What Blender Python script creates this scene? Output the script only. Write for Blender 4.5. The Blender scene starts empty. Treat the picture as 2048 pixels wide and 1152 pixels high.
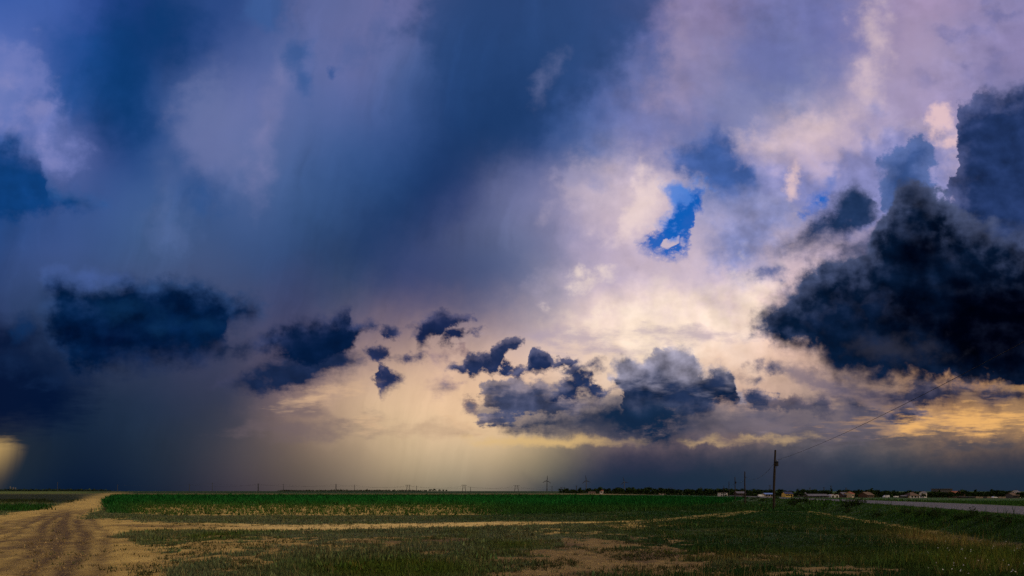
import bpy, math, random
import numpy as np

scene = bpy.context.scene
COL = scene.collection
F = 1137.0            # focal length of the view in units of a 2048-wide frame
CAM_H = 2.2

# ------------------------------------------------------------------ camera
cam_data = bpy.data.cameras.new("camera")
cam = bpy.data.objects.new("camera", cam_data)
COL.objects.link(cam)
cam.location = (0.0, 0.0, CAM_H)
cam.rotation_euler = (math.radians(90), 0, 0)
cam_data.sensor_width = 36.0
cam_data.lens = 36.0 * F / 2048.0
cam_data.shift_y = 406.0 / 2048.0
cam_data.clip_start = 0.1
cam_data.clip_end = 60000.0
scene.camera = cam

# ------------------------------------------------------------------ exposure
scene.view_settings.view_transform = 'Standard'
scene.view_settings.look = 'None'
scene.view_settings.exposure = 0.0
scene.view_settings.gamma = 1.0
scene.view_settings.use_curve_mapping = False
scene.cycles.use_adaptive_sampling = True
scene.cycles.adaptive_threshold = 0.012
scene.cycles.adaptive_min_samples = 16
scene.cycles.use_denoising = False
scene.cycles.max_bounces = 4
scene.cycles.diffuse_bounces = 2
scene.cycles.transparent_max_bounces = 8

# ------------------------------------------------------------------ sun (set off to the right, so it also lights the house fronts)
SUN_EL, SUN_AZ = math.radians(34), math.radians(100)      # azimuth measured from +Y towards +X
sun_data = bpy.data.lights.new("sun", 'SUN')
sun_data.energy = 2.6
sun_data.angle = math.radians(10)
sun_data.color = (1.0, 0.79, 0.48)
sun = bpy.data.objects.new("sun", sun_data)
COL.objects.link(sun)
sun.location = (60, 120, 120)
sun.rotation_euler = (math.radians(90) - SUN_EL, 0, math.pi - SUN_AZ)

# ------------------------------------------------------------------ world: sky and storm clouds by direction
world = bpy.data.worlds.new("World")
scene.world = world
world.use_nodes = True
NT = world.node_tree
NT.nodes.clear()
try:
    world.cycles.sampling_method = 'MANUAL'
    world.cycles.sample_map_resolution = 512
except Exception:
    pass


def lin(c):
    return tuple((v / 255 / 12.92) if v / 255 <= 0.04045 else ((v / 255 + 0.055) / 1.055) ** 2.4 for v in c[:3])


def node(kind, **kw):
    n = NT.nodes.new(kind)
    for k, v in kw.items():
        setattr(n, k, v)
    return n


def put(sock, v):
    if v is None:
        return
    if isinstance(v, bpy.types.NodeSocket):
        NT.links.new(v, sock)
    else:
        sock.default_value = v


def M(op, a, b=None, c=None, clamp=False):
    n = node('ShaderNodeMath', operation=op, use_clamp=clamp)
    put(n.inputs[0], a); put(n.inputs[1], b); put(n.inputs[2], c)
    return n.outputs[0]


def VM(op, a, b=None, scale=None):
    n = node('ShaderNodeVectorMath', operation=op)
    put(n.inputs[0], a); put(n.inputs[1], b)
    if scale is not None:
        put(n.inputs['Scale'], scale)
    return n.outputs['Value'] if op in ('LENGTH', 'DOT_PRODUCT', 'DISTANCE') else n.outputs['Vector']


def XYZ(x, y, z=0.0):
    n = node('ShaderNodeCombineXYZ')
    put(n.inputs[0], x); put(n.inputs[1], y); put(n.inputs[2], z)
    return n.outputs[0]


def noise(vec, scale, detail=6.0, rough=0.55, lac=2.0):
    n = node('ShaderNodeTexNoise', noise_dimensions='3D')
    put(n.inputs['Vector'], vec)
    n.inputs['Scale'].default_value = scale
    n.inputs['Detail'].default_value = detail
    n.inputs['Roughness'].default_value = rough
    n.inputs['Lacunarity'].default_value = lac
    return n.outputs['Fac']


def smooth(v, lo, hi):
    n = node('ShaderNodeMapRange', interpolation_type='SMOOTHSTEP')
    put(n.inputs[0], v); put(n.inputs[1], lo); put(n.inputs[2], hi)
    n.inputs[3].default_value = 0.0; n.inputs[4].default_value = 1.0
    return n.outputs[0]


def mix(f, a, b, blend='MIX'):
    n = node('ShaderNodeMix', data_type='RGBA', blend_type=blend)
    n.clamp_factor = True
    put(n.inputs[0], f)
    for i, v in ((6, a), (7, b)):
        if isinstance(v, tuple) and len(v) == 3:
            v = (*v, 1.0)
        put(n.inputs[i], v)
    return n.outputs[2]


def gain(colour, k):
    """colour * scalar socket (all in colours, so the shader needs no conversions)"""
    n = node('ShaderNodeMix', data_type='RGBA', blend_type='MIX')
    n.clamp_factor = False
    n.inputs[6].default_value = (0, 0, 0, 1)
    put(n.inputs[0], k); put(n.inputs[7], colour)
    return n.outputs[2]


def lum(colour):
    s = node('ShaderNodeSeparateColor')
    put(s.inputs[0], colour)
    return M('ADD', s.outputs[0], M('ADD', s.outputs[1], s.outputs[2]))     # (an unused output would hold shader memory)


def after(colour, cx, cy):
    """the chart coordinates, evaluated after the given layer (keeps few values alive at a time)"""
    return XYZ(M('MULTIPLY_ADD', lum(colour), 1e-7, cx), cy, 0.0)


def local(vec, e):
    """ellipse-local coordinates: centre, radii, rotation in sky chart units"""
    n = node('ShaderNodeMapping', vector_type='TEXTURE')
    put(n.inputs[0], vec)
    n.inputs['Location'].default_value = (e[0] / 100, e[1] / 100, 0)
    n.inputs['Rotation'].default_value = (0, 0, math.radians(e[4] if len(e) > 4 else 0))
    n.inputs['Scale'].default_value = (e[2] / 100, e[3] / 100, 1)
    return n.outputs[0]


def ellipse_sd(vec, e):
    r = min(e[2], e[3]) / 100
    return M('MULTIPLY_ADD', VM('LENGTH', local(vec, e)), -r, r)


def blob_sd(vec, es, k=0.12):
    s = None
    for e in es:
        d = ellipse_sd(vec, e)
        s = d if s is None else M('SMOOTH_MAX', s, d, k)
    return s


def band_sd(vec, top, bot):
    """how far a direction lies inside an outline given by its upper and lower edges (x, y in chart units)"""
    x0, x1 = min(top[0][0], bot[0][0]), max(top[-1][0], bot[-1][0])
    r = node('ShaderNodeValToRGB')
    cr = r.color_ramp
    cr.interpolation = 'LINEAR'
    xs = np.linspace(x0, x1, 32)
    ty = np.interp(xs, [p[0] for p in top], [p[1] for p in top])
    by = np.interp(xs, [p[0] for p in bot], [p[1] for p in bot])
    while len(cr.elements) < 32:
        cr.elements.new(0.5)
    for i in range(32):
        cr.elements[i].position = i / 31
    for i in range(32):
        cr.elements[i].color = ((ty[i] + 200) / 1400, (by[i] + 200) / 1400, 0, 1)
    s = node('ShaderNodeSeparateXYZ'); put(s.inputs[0], vec)
    put(r.inputs[0], M('MULTIPLY_ADD', s.outputs[0], 100 / (x1 - x0), -x0 / (x1 - x0), clamp=True))
    c = node('ShaderNodeSeparateColor'); put(c.inputs[0], r.outputs[0])
    up = M('SUBTRACT', M('ADD', s.outputs[1], c.outputs[2]), M('MULTIPLY_ADD', c.outputs[0], 14.0, -2.0))
    dn = M('SUBTRACT', M('ADD', M('MULTIPLY_ADD', c.outputs[1], 14.0, -2.0), s.outputs[2]), s.outputs[1])
    ends = M('MINIMUM', M('SUBTRACT', s.outputs[0], x0 / 100), M('SUBTRACT', x1 / 100, s.outputs[0]))
    up = M('MINIMUM', up, ends)
    return M('MINIMUM', up, dn), up


def pts(t):
    v = [float(a) for a in t.replace(',', ' ').split()]
    return list(zip(v[::2], v[1::2]))


# Layers are built as node groups: a small tree is quick to edit, the big one is not.
SHARED = {}


class layer:
    """with layer('name', sky=...) as g: ... g['sky'] ...; g.out(colour)"""
    def __init__(self, name, **ins):
        self.name, self.ins = name, dict(ins)

    def __enter__(self):
        global NT
        self.outer = NT
        NT = bpy.data.node_groups.new(self.name, 'ShaderNodeTree')
        for k, v in self.ins.items():
            NT.interface.new_socket(k, in_out='INPUT', socket_type={'RGBA': 'NodeSocketColor', 'VALUE': 'NodeSocketFloat', 'VECTOR': 'NodeSocketVector'}[v.type])
        gi = NT.nodes.new('NodeGroupInput')
        self.s = {k: gi.outputs[i] for i, k in enumerate(self.ins)}
        return self

    def __getitem__(self, k):
        return self.s[k]

    def out(self, *socks):
        go = NT.nodes.new('NodeGroupOutput')
        for i, s in enumerate(socks):
            NT.interface.new_socket('out%d' % i, in_out='OUTPUT', socket_type={'RGBA': 'NodeSocketColor', 'VALUE': 'NodeSocketFloat', 'VECTOR': 'NodeSocketVector'}[s.type])
            NT.links.new(s, go.inputs[i])

    def __exit__(self, *a):
        global NT
        tree, NT = NT, self.outer
        if a[0]:
            return
        n = NT.nodes.new('ShaderNodeGroup')
        n.node_tree = tree
        for i, v in enumerate(self.ins.values()):
            NT.links.new(v, n.inputs[i])
        self.result = list(n.outputs)


# sky chart: (x, y) of a direction, in hundredths of frame units; x grows to the right, y grows downwards, horizon at 9.82
tc = node('ShaderNodeTexCoord')
sep = node('ShaderNodeSeparateXYZ')
put(sep.inputs[0], tc.outputs['Generated'])
dx, dy, dz = sep.outputs
az = M('ARCTAN2', dx, dy)
azc = M('MINIMUM', M('MAXIMUM', az, -1.05), 1.05)
ux = M('ADD', M('TANGENT', azc), M('MULTIPLY', M('SUBTRACT', az, azc), 4.04))
hyp = M('SQRT', M('ADD', M('MULTIPLY', dx, dx), M('ADD', M('MULTIPLY', dy, dy), 1e-4)))
te = M('DIVIDE', M('MAXIMUM', dz, -0.02), hyp)
uy = M('DIVIDE', M('MINIMUM', te, 2.5), M('COSINE', azc))
PX = M('MULTIPLY_ADD', ux, F / 100, 10.24)
PY = M('MULTIPLY_ADD', uy, -F / 100, 9.82)
P = XYZ(PX, PY, 0.0)
# ---- shared turbulence
low = smooth(PY, 7.5, 9.6)                                   # clouds flatten towards the horizon
PF = XYZ(PX, M('MULTIPLY', PY, M('MULTIPLY_ADD', low, 0.9, 1.0)), 0.0)
nA = M('SUBTRACT', noise(XYZ(PX, PY, 3.1), 0.55, 4, 0.5), 0.5)
nB = M('SUBTRACT', noise(XYZ(PX, PY, 7.7), 0.55, 4, 0.5), 0.5)
nC = M('SUBTRACT', noise(XYZ(PX, PY, 12.3), 1.9, 6, 0.6), 0.5)
nD = M('SUBTRACT', noise(XYZ(PX, PY, 17.9), 1.9, 6, 0.6), 0.5)
crisp = smooth(PX, 9.5, 14.0)                                # virga on the left is soft, cumulus on the right is crisp
cw = M('MULTIPLY_ADD', crisp, 1.0, 0.35)
hz = M('SUBTRACT', 1.0, M('MULTIPLY', smooth(PY, 8.4, 9.5), 0.85))   # settle at the horizon
WX = M('MULTIPLY', M('MULTIPLY_ADD', M('MULTIPLY', nC, cw), 0.9, M('MULTIPLY', nA, 0.8)), hz)
WY = M('MULTIPLY', M('MULTIPLY_ADD', M('MULTIPLY', nD, cw), 0.9, M('MULTIPLY', nB, 0.8)), hz)
QX = M('ADD', PX, WX)
QY = M('ADD', PY, WY)
Q = XYZ(QX, QY, 0.0)

# ---- the high cloud sheet: colours every 100 units across and down
ROWS = {
 0:   "55,90,165 66,96,168 40,70,140 24,58,114 42,72,130 46,74,132 88,100,152 96,106,156 108,110,160 62,82,132 48,70,118 52,76,126 66,86,140 100,104,156 138,126,166 118,114,160 110,114,166 122,122,170 158,140,176 158,140,176 132,126,170",
 100: "92,114,182 58,88,158 22,68,134 14,54,108 40,72,132 76,96,152 88,106,160 105,110,160 90,106,158 44,74,126 35,65,115 45,75,126 60,86,141 88,102,156 142,132,170 117,122,167 112,118,167 130,126,174 166,148,178 154,144,182 140,130,174",
 200: "112,126,186 66,98,166 8,64,124 34,74,134 94,110,160 104,114,166 88,106,160 92,106,160 70,95,150 33,64,115 25,60,110 45,75,130 72,96,156 114,118,166 132,130,174 124,130,172 134,138,176 166,154,184 164,150,184 160,146,184 120,120,165",
 300: "60,95,168 104,118,176 24,70,130 45,80,136 102,112,162 92,110,160 74,98,150 60,90,145 43,74,128 30,60,110 34,64,110 62,86,140 106,119,166 134,134,180 90,110,166 135,138,184 204,180,194 176,160,188 152,146,188 170,155,185 90,95,130",
 400: "18,66,124 34,78,134 58,88,146 62,92,144 60,88,140 72,96,146 60,90,140 48,78,128 34,63,110 50,65,115 98,106,148 130,130,170 188,172,190 222,198,202 140,145,188 112,126,178 142,146,194 150,148,192 130,130,168 90,90,120 50,55,80",
 500: "42,72,126 60,85,140 58,84,134 64,90,134 64,86,130 55,80,126 50,75,120 44,66,104 54,70,115 66,80,120 84,97,136 116,121,157 168,156,186 194,176,194 186,172,194 150,148,188 208,186,196 170,155,180 120,115,140 70,70,95 40,45,70",
 600: "42,64,108 50,70,110 60,75,115 65,75,115 65,75,110 65,75,110 60,70,110 60,72,102 72,76,115 80,84,116 98,102,136 160,152,170 224,200,202 232,208,208 230,206,208 232,206,208 226,196,198 180,160,170 120,110,130 60,60,80 40,45,70",
 700: "25,50,90 35,55,90 50,60,90 55,62,92 60,65,95 65,68,95 86,80,105 122,104,114 168,140,134 198,166,152 212,180,166 230,200,184 246,218,198 254,228,204 250,222,200 246,214,192 228,188,168 180,150,140 120,104,110 80,72,80 60,55,70",
 800: "14,34,68 18,40,70 28,45,70 35,50,75 45,55,78 64,68,85 150,124,118 190,158,132 230,194,158 240,200,162 236,196,156 214,180,152 206,176,152 200,170,148 205,170,150 190,155,138 165,142,132 150,126,118 180,142,110 214,160,106 190,146,98",
 900: "34,44,52 24,38,54 20,36,58 32,45,62 50,55,68 84,77,79 116,100,88 158,136,112 200,174,138 208,182,146 196,172,134 136,124,100 62,74,84 42,62,84 62,70,86 74,74,86 74,76,90 78,80,92 88,84,88 98,88,84 90,80,80",
 1000:"16,34,52 2,24,50 0,20,46 18,32,52 38,40,55 58,52,62 72,64,64 90,82,76 102,94,82 96,96,86 60,72,78 30,52,68 12,38,66 10,32,60 18,40,62 38,44,64 36,44,62 16,36,58 14,34,54 15,32,52 20,30,48",
}
ys = [-300, -200, -100] + sorted(ROWS)
tab = {y: np.array([lin([float(v) for v in c.split(',')]) for c in r.split()]) for y, r in ROWS.items()}
for y, f in ((-100, 0.0), (-200, 0.35), (-300, 0.6)):
    tab[y] = tab[0] * (1 - f) + tab[0].mean(0) * f
G = np.array([tab[y] for y in ys])                            # rows, columns, rgb
edge_l, edge_r = G[:, :1], G[:, -1:]
mean = G.mean(1, keepdims=True)
G = np.concatenate([mean, mean, edge_l, G, edge_r, mean, mean], 1)


def sharpen(a, axis):
    """spline coefficients that pass near the samples"""
    n = a.shape[axis]
    m = np.eye(n) * 4 / 6 + (np.eye(n, k=1) + np.eye(n, k=-1)) / 6
    m[0, 0] += 1 / 6; m[-1, -1] += 1 / 6
    c = np.moveaxis(np.tensordot(np.linalg.inv(m), a, (1, axis)), 0, axis)
    return np.clip(0.55 * a + 0.45 * c, 0.35 * a, None)


G = sharpen(sharpen(G, 0), 1)
ncol = G.shape[1]
with layer('cloud sheet', QX=QX, QY=QY) as g:
    fx = M('DIVIDE', M('ADD', g['QX'], 3.0), float(ncol - 1), clamp=True)
    yy = M('MINIMUM', M('MAXIMUM', M('ADD', g['QY'], 3.0), 0.0), 13.0)
    base = None
    for j in range(len(ys)):
        r = node('ShaderNodeValToRGB')
        cr = r.color_ramp
        cr.interpolation = 'B_SPLINE'
        while len(cr.elements) < ncol:
            cr.elements.new(0.5)
        for i in range(ncol):
            cr.elements[i].position = i / (ncol - 1)
        for i in range(ncol):
            cr.elements[i].color = (*G[j, i], 1)
        put(r.inputs[0], fx)
        # cubic B-spline weight of this row
        t = M('ABSOLUTE', M('SUBTRACT', yy, float(j)))
        a = M('MAXIMUM', M('SUBTRACT', 2.0, t), 0.0)
        b = M('MAXIMUM', M('SUBTRACT', 1.0, t), 0.0)
        w = M('DIVIDE', M('SUBTRACT', M('POWER', a, 3.0), M('MULTIPLY', M('POWER', b, 3.0), 4.0)), 6.0)
        if j in (0, len(ys) - 1):
            w = M('MULTIPLY', w, 1.2)
        base = mix(w, (0.0, 0.0, 0.0) if base is None else base, r.outputs[0], 'ADD')
    g.out(base)
sky = g.result[0]
# ---- relief of the sheet: billows on the right, slanting fall streaks on the left
e1 = noise(XYZ(PX, M('MULTIPLY', PY, 1.15), 21.0), 1.25, 6, 0.5)
e2 = noise(XYZ(M('ADD', PX, -0.13), M('ADD', M('MULTIPLY', PY, 1.15), 0.18), 21.0), 1.25, 6, 0.5)
relief = M('SUBTRACT', e1, e2)                       # > 0 where a billow faces up and right
eE = M('SUBTRACT', noise(XYZ(PX, M('MULTIPLY', PY, M('MULTIPLY_ADD', low, 0.8, 1.1)), 33.0), 2.0, 8, 0.55), 0.5)   # ragged edges
vo = node('ShaderNodeTexVoronoi', feature='F1', voronoi_dimensions='3D')
put(vo.inputs['Vector'], XYZ(M('MULTIPLY_ADD', nD, 0.5, PX), M('MULTIPLY_ADD', nC, 0.5, M('MULTIPLY', PY, 1.15)), 5.0))
vo.inputs['Scale'].default_value = 1.9; vo.inputs['Detail'].default_value = 4.0; vo.inputs['Roughness'].default_value = 0.45
eV = M('SUBTRACT', 0.68, vo.outputs['Distance'])      # round billows
eC = M('MULTIPLY_ADD', eV, 0.55, M('MULTIPLY', eE, 0.8))
CX = M('MULTIPLY_ADD', nC, 0.65, M('MULTIPLY_ADD', nA, 0.15, PX))
CY = M('MULTIPLY_ADD', nD, 0.50, M('MULTIPLY_ADD', nB, 0.12, PY))
eF = M('SUBTRACT', noise(XYZ(M('MULTIPLY', PX, 0.55), M('MULTIPLY', PY, 1.5), 41.0), 2.4, 7, 0.6), 0.5)           # flat layered edges
st = M('SUBTRACT', noise(XYZ(M('MULTIPLY_ADD', QY, 0.28, M('MULTIPLY', QX, 1.5)), M('MULTIPLY', QY, 0.16), 51.0), 1.3, 5, 0.5), 0.5)
soft_side = M('SUBTRACT', 1.0, crisp)
st = M('MULTIPLY_ADD', M('SUBTRACT', noise(XYZ(M('MULTIPLY_ADD', QY, 0.9, M('MULTIPLY', QX, 4.2)), M('MULTIPLY', QY, 0.30), 57.0), 1.0, 4, 0.55), 0.5), 0.35, st)
patch = smooth(nA, -0.08, 0.12)
k = M('MULTIPLY_ADD', M('MULTIPLY', st, M('MULTIPLY_ADD', M('MULTIPLY', soft_side, patch), 0.45, 0.08)), 1.0, 1.0)
k = M('MULTIPLY_ADD', M('MULTIPLY', M('MULTIPLY', relief, M('MULTIPLY_ADD', patch, 0.6, 0.25)), M('MULTIPLY_ADD', crisp, 0.9, 0.15)), hz, k)
eG = M('SUBTRACT', noise(XYZ(PX, M('MULTIPLY', PY, 1.25), 71.0), 6.5, 6, 0.6), 0.5)      # fine wisps
NOISES = {'eE': eE, 'eF': eF, 'eC': eC}


def shape_sd(vec, shapes, k):
    """depth inside the union of the shapes, and the same measured from their upper edges only"""
    s = u = None
    for e in shapes:
        if isinstance(e[0], str):
            d, du = band_sd(vec, pts(e[0]), pts(e[1]))
        else:
            d = du = ellipse_sd(vec, e)
        s = d if s is None else M('SMOOTH_MAX', s, d, k)
        u = du if u is None else M('SMOOTH_MAX', u, du, k)
    return s, u


def lobe(sky, shapes, colour, opacity=1.0, amp=0.3, soft=0.5, n='eE', k=0.15):
    """a soft patch of one colour in the cloud sheet"""
    with layer('cloud patch', sky=sky, cx=CX, cy=CY, n=NOISES[n]) as g:
        sd = M('MULTIPLY_ADD', g['n'], amp * 1.7, shape_sd(after(g['sky'], g['cx'], g['cy']), shapes, k)[0])
        m = smooth(sd, -0.6 * soft, 1.0 * soft)
        if opacity != 1.0:
            m = M('MULTIPLY', m, opacity)
        g.out(mix(m, g['sky'], lin(colour)))
    return g.result[0]


def cloud(sky, shapes, core, edge, amp=0.45, soft=0.10, depth=0.5, rel=1.6, opacity=1.0, n='eE', k=0.12, top=None, span=None, centre=None):
    """a cloud with a ragged outline: edge colour outside, core colour inside, relief on its billows;
    top/span: a lighter crown above a dark base; centre: (shapes, colour) a darker heart"""
    with layer('cloud', sky=sky, cx=CX, cy=CY, n=NOISES[n], e=eE, rel=relief, py=PY, sv=softvar, w=eG) as g:
        Pn = after(g['sky'], g['cx'], g['cy'])
        s_ = lum(g['sky'])
        late = lambda v: M('MULTIPLY_ADD', s_, 1e-7, v)      # evaluated after the layer below
        for q in ('e', 'rel', 'py', 'w'):
            g.s[q] = late(g.s[q])
        sd0, up0 = shape_sd(Pn, shapes, k)
        sd = M('ADD', M('MULTIPLY_ADD', g['n'], amp * 1.45, sd0), 0.05)
        m = smooth(M('DIVIDE', M('MULTIPLY_ADD', g['w'], 0.30, sd), g['sv']), -0.45 * soft - 0.01, 1.7 * soft)
        if opacity != 1.0:
            m = M('MULTIPLY', m, opacity)
        c = lin(core)
        if centre:
            cs = smooth(M('MULTIPLY_ADD', g['e'], 1.2, blob_sd(Pn, centre[0], 0.5)), -0.6, 0.9)
            c = mix(cs, c, lin(centre[1]))
        if top:
            ty = smooth(M('MULTIPLY_ADD', g['e'], 1.3, g['py']), span[0], span[1])
            c = mix(ty, lin(top), c)
        c = mix(smooth(M('MULTIPLY_ADD', g['e'], depth * 0.8, M('MULTIPLY_ADD', g['n'], amp * 1.45, up0)), 0.0, depth), lin(edge), c)
        lit = smooth(M('MULTIPLY_ADD', g['w'], 0.07, g['rel']), -0.05, 0.20)
        lit = M('MULTIPLY', M('MULTIPLY', lit, M('SUBTRACT', 1.0, M('MULTIPLY', smooth(up0, 0.2 * depth, 1.9 * depth), 0.92))), min(0.8, 0.42 * rel))
        c = mix(lit, c, lin(edge))
        c = gain(c, M('MAXIMUM', M('MULTIPLY_ADD', g['rel'], rel * 1.6, 1.0), 0.3))
        g.out(mix(m, g['sky'], c))
    return g.result[0]


softvar = M('MULTIPLY_ADD', smooth(nB, -0.1, 0.12), 1.6, 0.7)

# soft structure of the sheet
sky = lobe(sky, [(245, 110, 60, 130, 8), (250, 220, 60, 70), (330, 60, 80, 70)], (12, 56, 110), 0.8, 0.9, 0.8)
sky = lobe(sky, [(140, 190, 50, 40, 60), (150, 90, 60, 40)], (24, 76, 144), 0.5, 0.8, 0.6)
sky = lobe(sky, [(400, 240, 60, 90, 20), (430, 320, 60, 50)], (102, 114, 162), 0.7, 0.8, 0.5)
sky = lobe(sky, [(352, 318, 24, 50, -35), (400, 380, 40, 60, -40)], (44, 80, 136), 0.75, 0.5, 0.35)
sky = lobe(sky, [(330, 410, 26, 52, 10), (340, 470, 46, 40)], (78, 100, 148), 0.75, 0.6, 0.4)
sky = lobe(sky, [(560, 150, 17, 50, 10), (534, 260, 20, 75, 14), (520, 335, 20, 60, 5)], (128, 130, 176), 0.6, 0.25, 0.35)
sky = lobe(sky, [(592, 110, 32, 36, 10), (604, 160, 20, 36), (540, 20, 60, 40)], (58, 90, 148), 0.85, 0.4, 0.25)
sky = lobe(sky, [(664, 145, 12, 15)], (62, 90, 150), 0.9, 0.1, 0.08)
sky = lobe(sky, [(760, 60, 20, 60, 15), (700, 100, 40, 40)], (78, 98, 152), 0.6, 0.6, 0.35)
sky = lobe(sky, [(20, 110, 45, 40), (60, 160, 40, 50), (85, 240, 42, 45), (110, 310, 50, 40), (10, 235, 50, 24)], (112, 124, 186), 0.75, 0.9, 0.4)
sky = lobe(sky, [(70, 220, 30, 20), (95, 300, 24, 34, -30), (10, 245, 34, 18), (5, 165, 16, 10)], (140, 140, 190), 0.4, 0.7, 0.3)
sky = lobe(sky, [("815 20 840 12 860 -60 900 -190 1360 -190", "815 50 822 68 840 60 855 120 870 150 930 260 1000 300 1100 262 1200 180 1300 70 1360 -40")], (38, 68, 118), 0.7, 1.2, 0.8)
sky = lobe(sky, [(1010, 230, 110, 80, -40), (900, 340, 150, 70, -45), (780, 450, 130, 60, -40)], (24, 54, 100), 0.65, 0.5, 0.9)
sky = lobe(sky, [(1085, 170, 13, 36, 20), (1100, 150, 9, 30, 35)], (104, 114, 158), 0.6, 0.4, 0.25)
sky = lobe(sky, [(1540, 120, 90, 90), (1640, 80, 60, 100)], (102, 110, 168), 0.6, 0.7, 0.7)
sky = lobe(sky, [(1350, 120, 26, 120, 8), (1340, 190, 46, 24)], (160, 146, 178), 0.6, 0.6, 0.45)
sky = lobe(sky, [(1740, 120, 26, 130, 6), (1640, 260, 90, 34, -12), (1540, 285, 70, 22)], (218, 194, 200), 0.75, 0.7, 0.45)
# bright cumulus round the break
sky = lobe(sky, [("1120 380 1140 340 1160 332 1180 338 1240 346 1300 340 1328 350", "1120 400 1160 420 1200 440 1260 470 1310 470 1328 360")], (206, 188, 202), 0.6, 1.0, 0.8)
sky = lobe(sky, [(1180, 360, 44, 14, 10)], (136, 138, 180), 0.6, 0.5, 0.2)
sky = lobe(sky, [("1230 480 1250 420 1265 380 1280 350 1300 345 1330 372", "1230 490 1260 480 1290 455 1312 450 1325 430 1330 380")], (242, 218, 212), 0.7, 0.9, 0.5)
sky = cloud(sky, [("1326 300 1335 284 1360 280 1385 270 1405 248 1420 238 1440 244 1455 270 1475 290 1500 302 1550 340", "1326 330 1350 350 1390 372 1420 395 1460 412 1500 412 1550 360")],
            (58, 90, 154), (104, 118, 174), 0.3, 0.14, 0.5, 0.6, 0.95, n='eC')
sky = cloud(sky, [("1395 430 1410 410 1450 405 1500 380 1560 350 1620 330 1660 340", "1395 500 1420 540 1470 568 1530 575 1560 520 1600 440 1660 400")], (126, 134, 184), (168, 162, 196), 0.5, 0.3, 0.6, 0.8, 0.9, n='eC')
sky = lobe(sky, [(1300, 660, 130, 40), (1450, 640, 90, 40), (1380, 600, 120, 30), (1510, 600, 40, 60)], (252, 228, 206), 0.8, 0.9, 0.5)
sky = lobe(sky, [(1240, 545, 120, 40, -10), (1370, 555, 90, 24, 8)], (186, 172, 196), 0.55, 0.8, 0.5)
sky = lobe(sky, [(1262, 625, 50, 14, -5), (1180, 560, 40, 14, -30), (1160, 545, 16, 12)], (254, 232, 214), 0.6, 0.6, 0.2)
sky = lobe(sky, [(1362, 392, 46, 30), (1350, 440, 50, 36, -50)], (64, 126, 214), 0.9, 0.6, 0.2)
sky = gain(sky, k)
# lilac cumulus right of the break
sky = cloud(sky, [("1470 305 1490 290 1520 294 1560 302 1582 300 1588 286 1600 296 1620 305 1650 303 1680 288 1695 278 1715 268 1725 248 1735 240 1745 256 1760 240 1770 225 1800 215 1840 220 1880 240 1940 260",
                   "1470 330 1520 380 1580 420 1620 460 1700 480 1800 440 1940 420")], (130, 134, 187), (178, 164, 194), 0.40, 0.14, 0.6, 0.8, 0.9, n='eC')
sky = cloud(sky, [("1714 208 1730 206 1745 200 1760 209 1780 220", "1714 215 1735 228 1760 234 1780 230"), (1728, 256, 12, 14)], (134, 136, 186), (168, 156, 190), 0.25, 0.10, 0.25, 0.6, 0.88, n='eE')
sky = lobe(sky, [(1590, 355, 10, 28, 5), (1586, 378, 8, 12)], (232, 200, 198), 0.8, 0.3, 0.12)
sky = lobe(sky, [(1655, 350, 14, 10), (1666, 348, 10, 16)], (92, 120, 192), 0.7, 0.3, 0.15)
sky = cloud(sky, [(1900, 80, 40, 26, 30), (1995, 130, 50, 50), (1850, 160, 50, 40), (1960, 60, 60, 26), (1920, 130, 40, 16, 20), (2010, 30, 60, 40)], (112, 114, 166), (152, 142, 182), 1.0, 0.4, 0.4, 0.6, 0.55)
sky = lobe(sky, [(1885, 240, 26, 34), (1890, 285, 16, 12)], (230, 196, 198), 0.85, 0.5, 0.16)
sky = lobe(sky, [(1530, 545, 28, 15, 10)], (78, 94, 148), 0.9, 0.4, 0.15)

# the break: clear sky
with layer('break in the clouds', sky=sky, cx=CX, cy=CY, e=eE, w=eG) as g:
    Pn = after(g['sky'], g['cx'], g['cy'])
    hole = M('MULTIPLY_ADD', g['e'], 0.95, band_sd(Pn, pts("1278 486 1296 464 1312 452 1326 446 1332 432 1340 412 1358 400 1372 396 1384 378 1396 374 1410 384 1420 404"), pts("1278 496 1303 512 1325 518 1346 526 1368 506 1382 480 1390 456 1384 444 1392 434 1406 428 1420 408"))[0])
    hole = M('SUBTRACT', hole, smooth(ellipse_sd(Pn, (1345, 478, 15, 11, -40)), -0.05, 0.12))
    hole = M('MAXIMUM', hole, M('MULTIPLY_ADD', g['e'], 0.5, blob_sd(Pn, [(1640, 402, 36, 20, -30), (1604, 426, 16, 11)], 0.03)))
    hole = M('MULTIPLY_ADD', g['w'], 0.35, hole)
    veil = smooth(M('MULTIPLY_ADD', g['w'], 0.8, M('MULTIPLY', g['e'], 1.3)), -0.04, 0.22)
    g.out(M('MULTIPLY', smooth(hole, -0.06, 0.18), M('SUBTRACT', 1.0, M('MULTIPLY', veil, 0.75))))
hole = g.result[0]
nishita = node('ShaderNodeTexSky', sky_type='NISHITA')
nishita.sun_disc = False
nishita.sun_elevation = SUN_EL
nishita.sun_rotation = SUN_AZ
nishita.air_density = 1.0
nishita.dust_density = 0.3
clear = mix(1.0, nishita.outputs[0], (0.001, 0.047, 0.128), 'MULTIPLY')
sky = mix(M('MULTIPLY', hole, 0.96), sky, clear)

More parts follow.
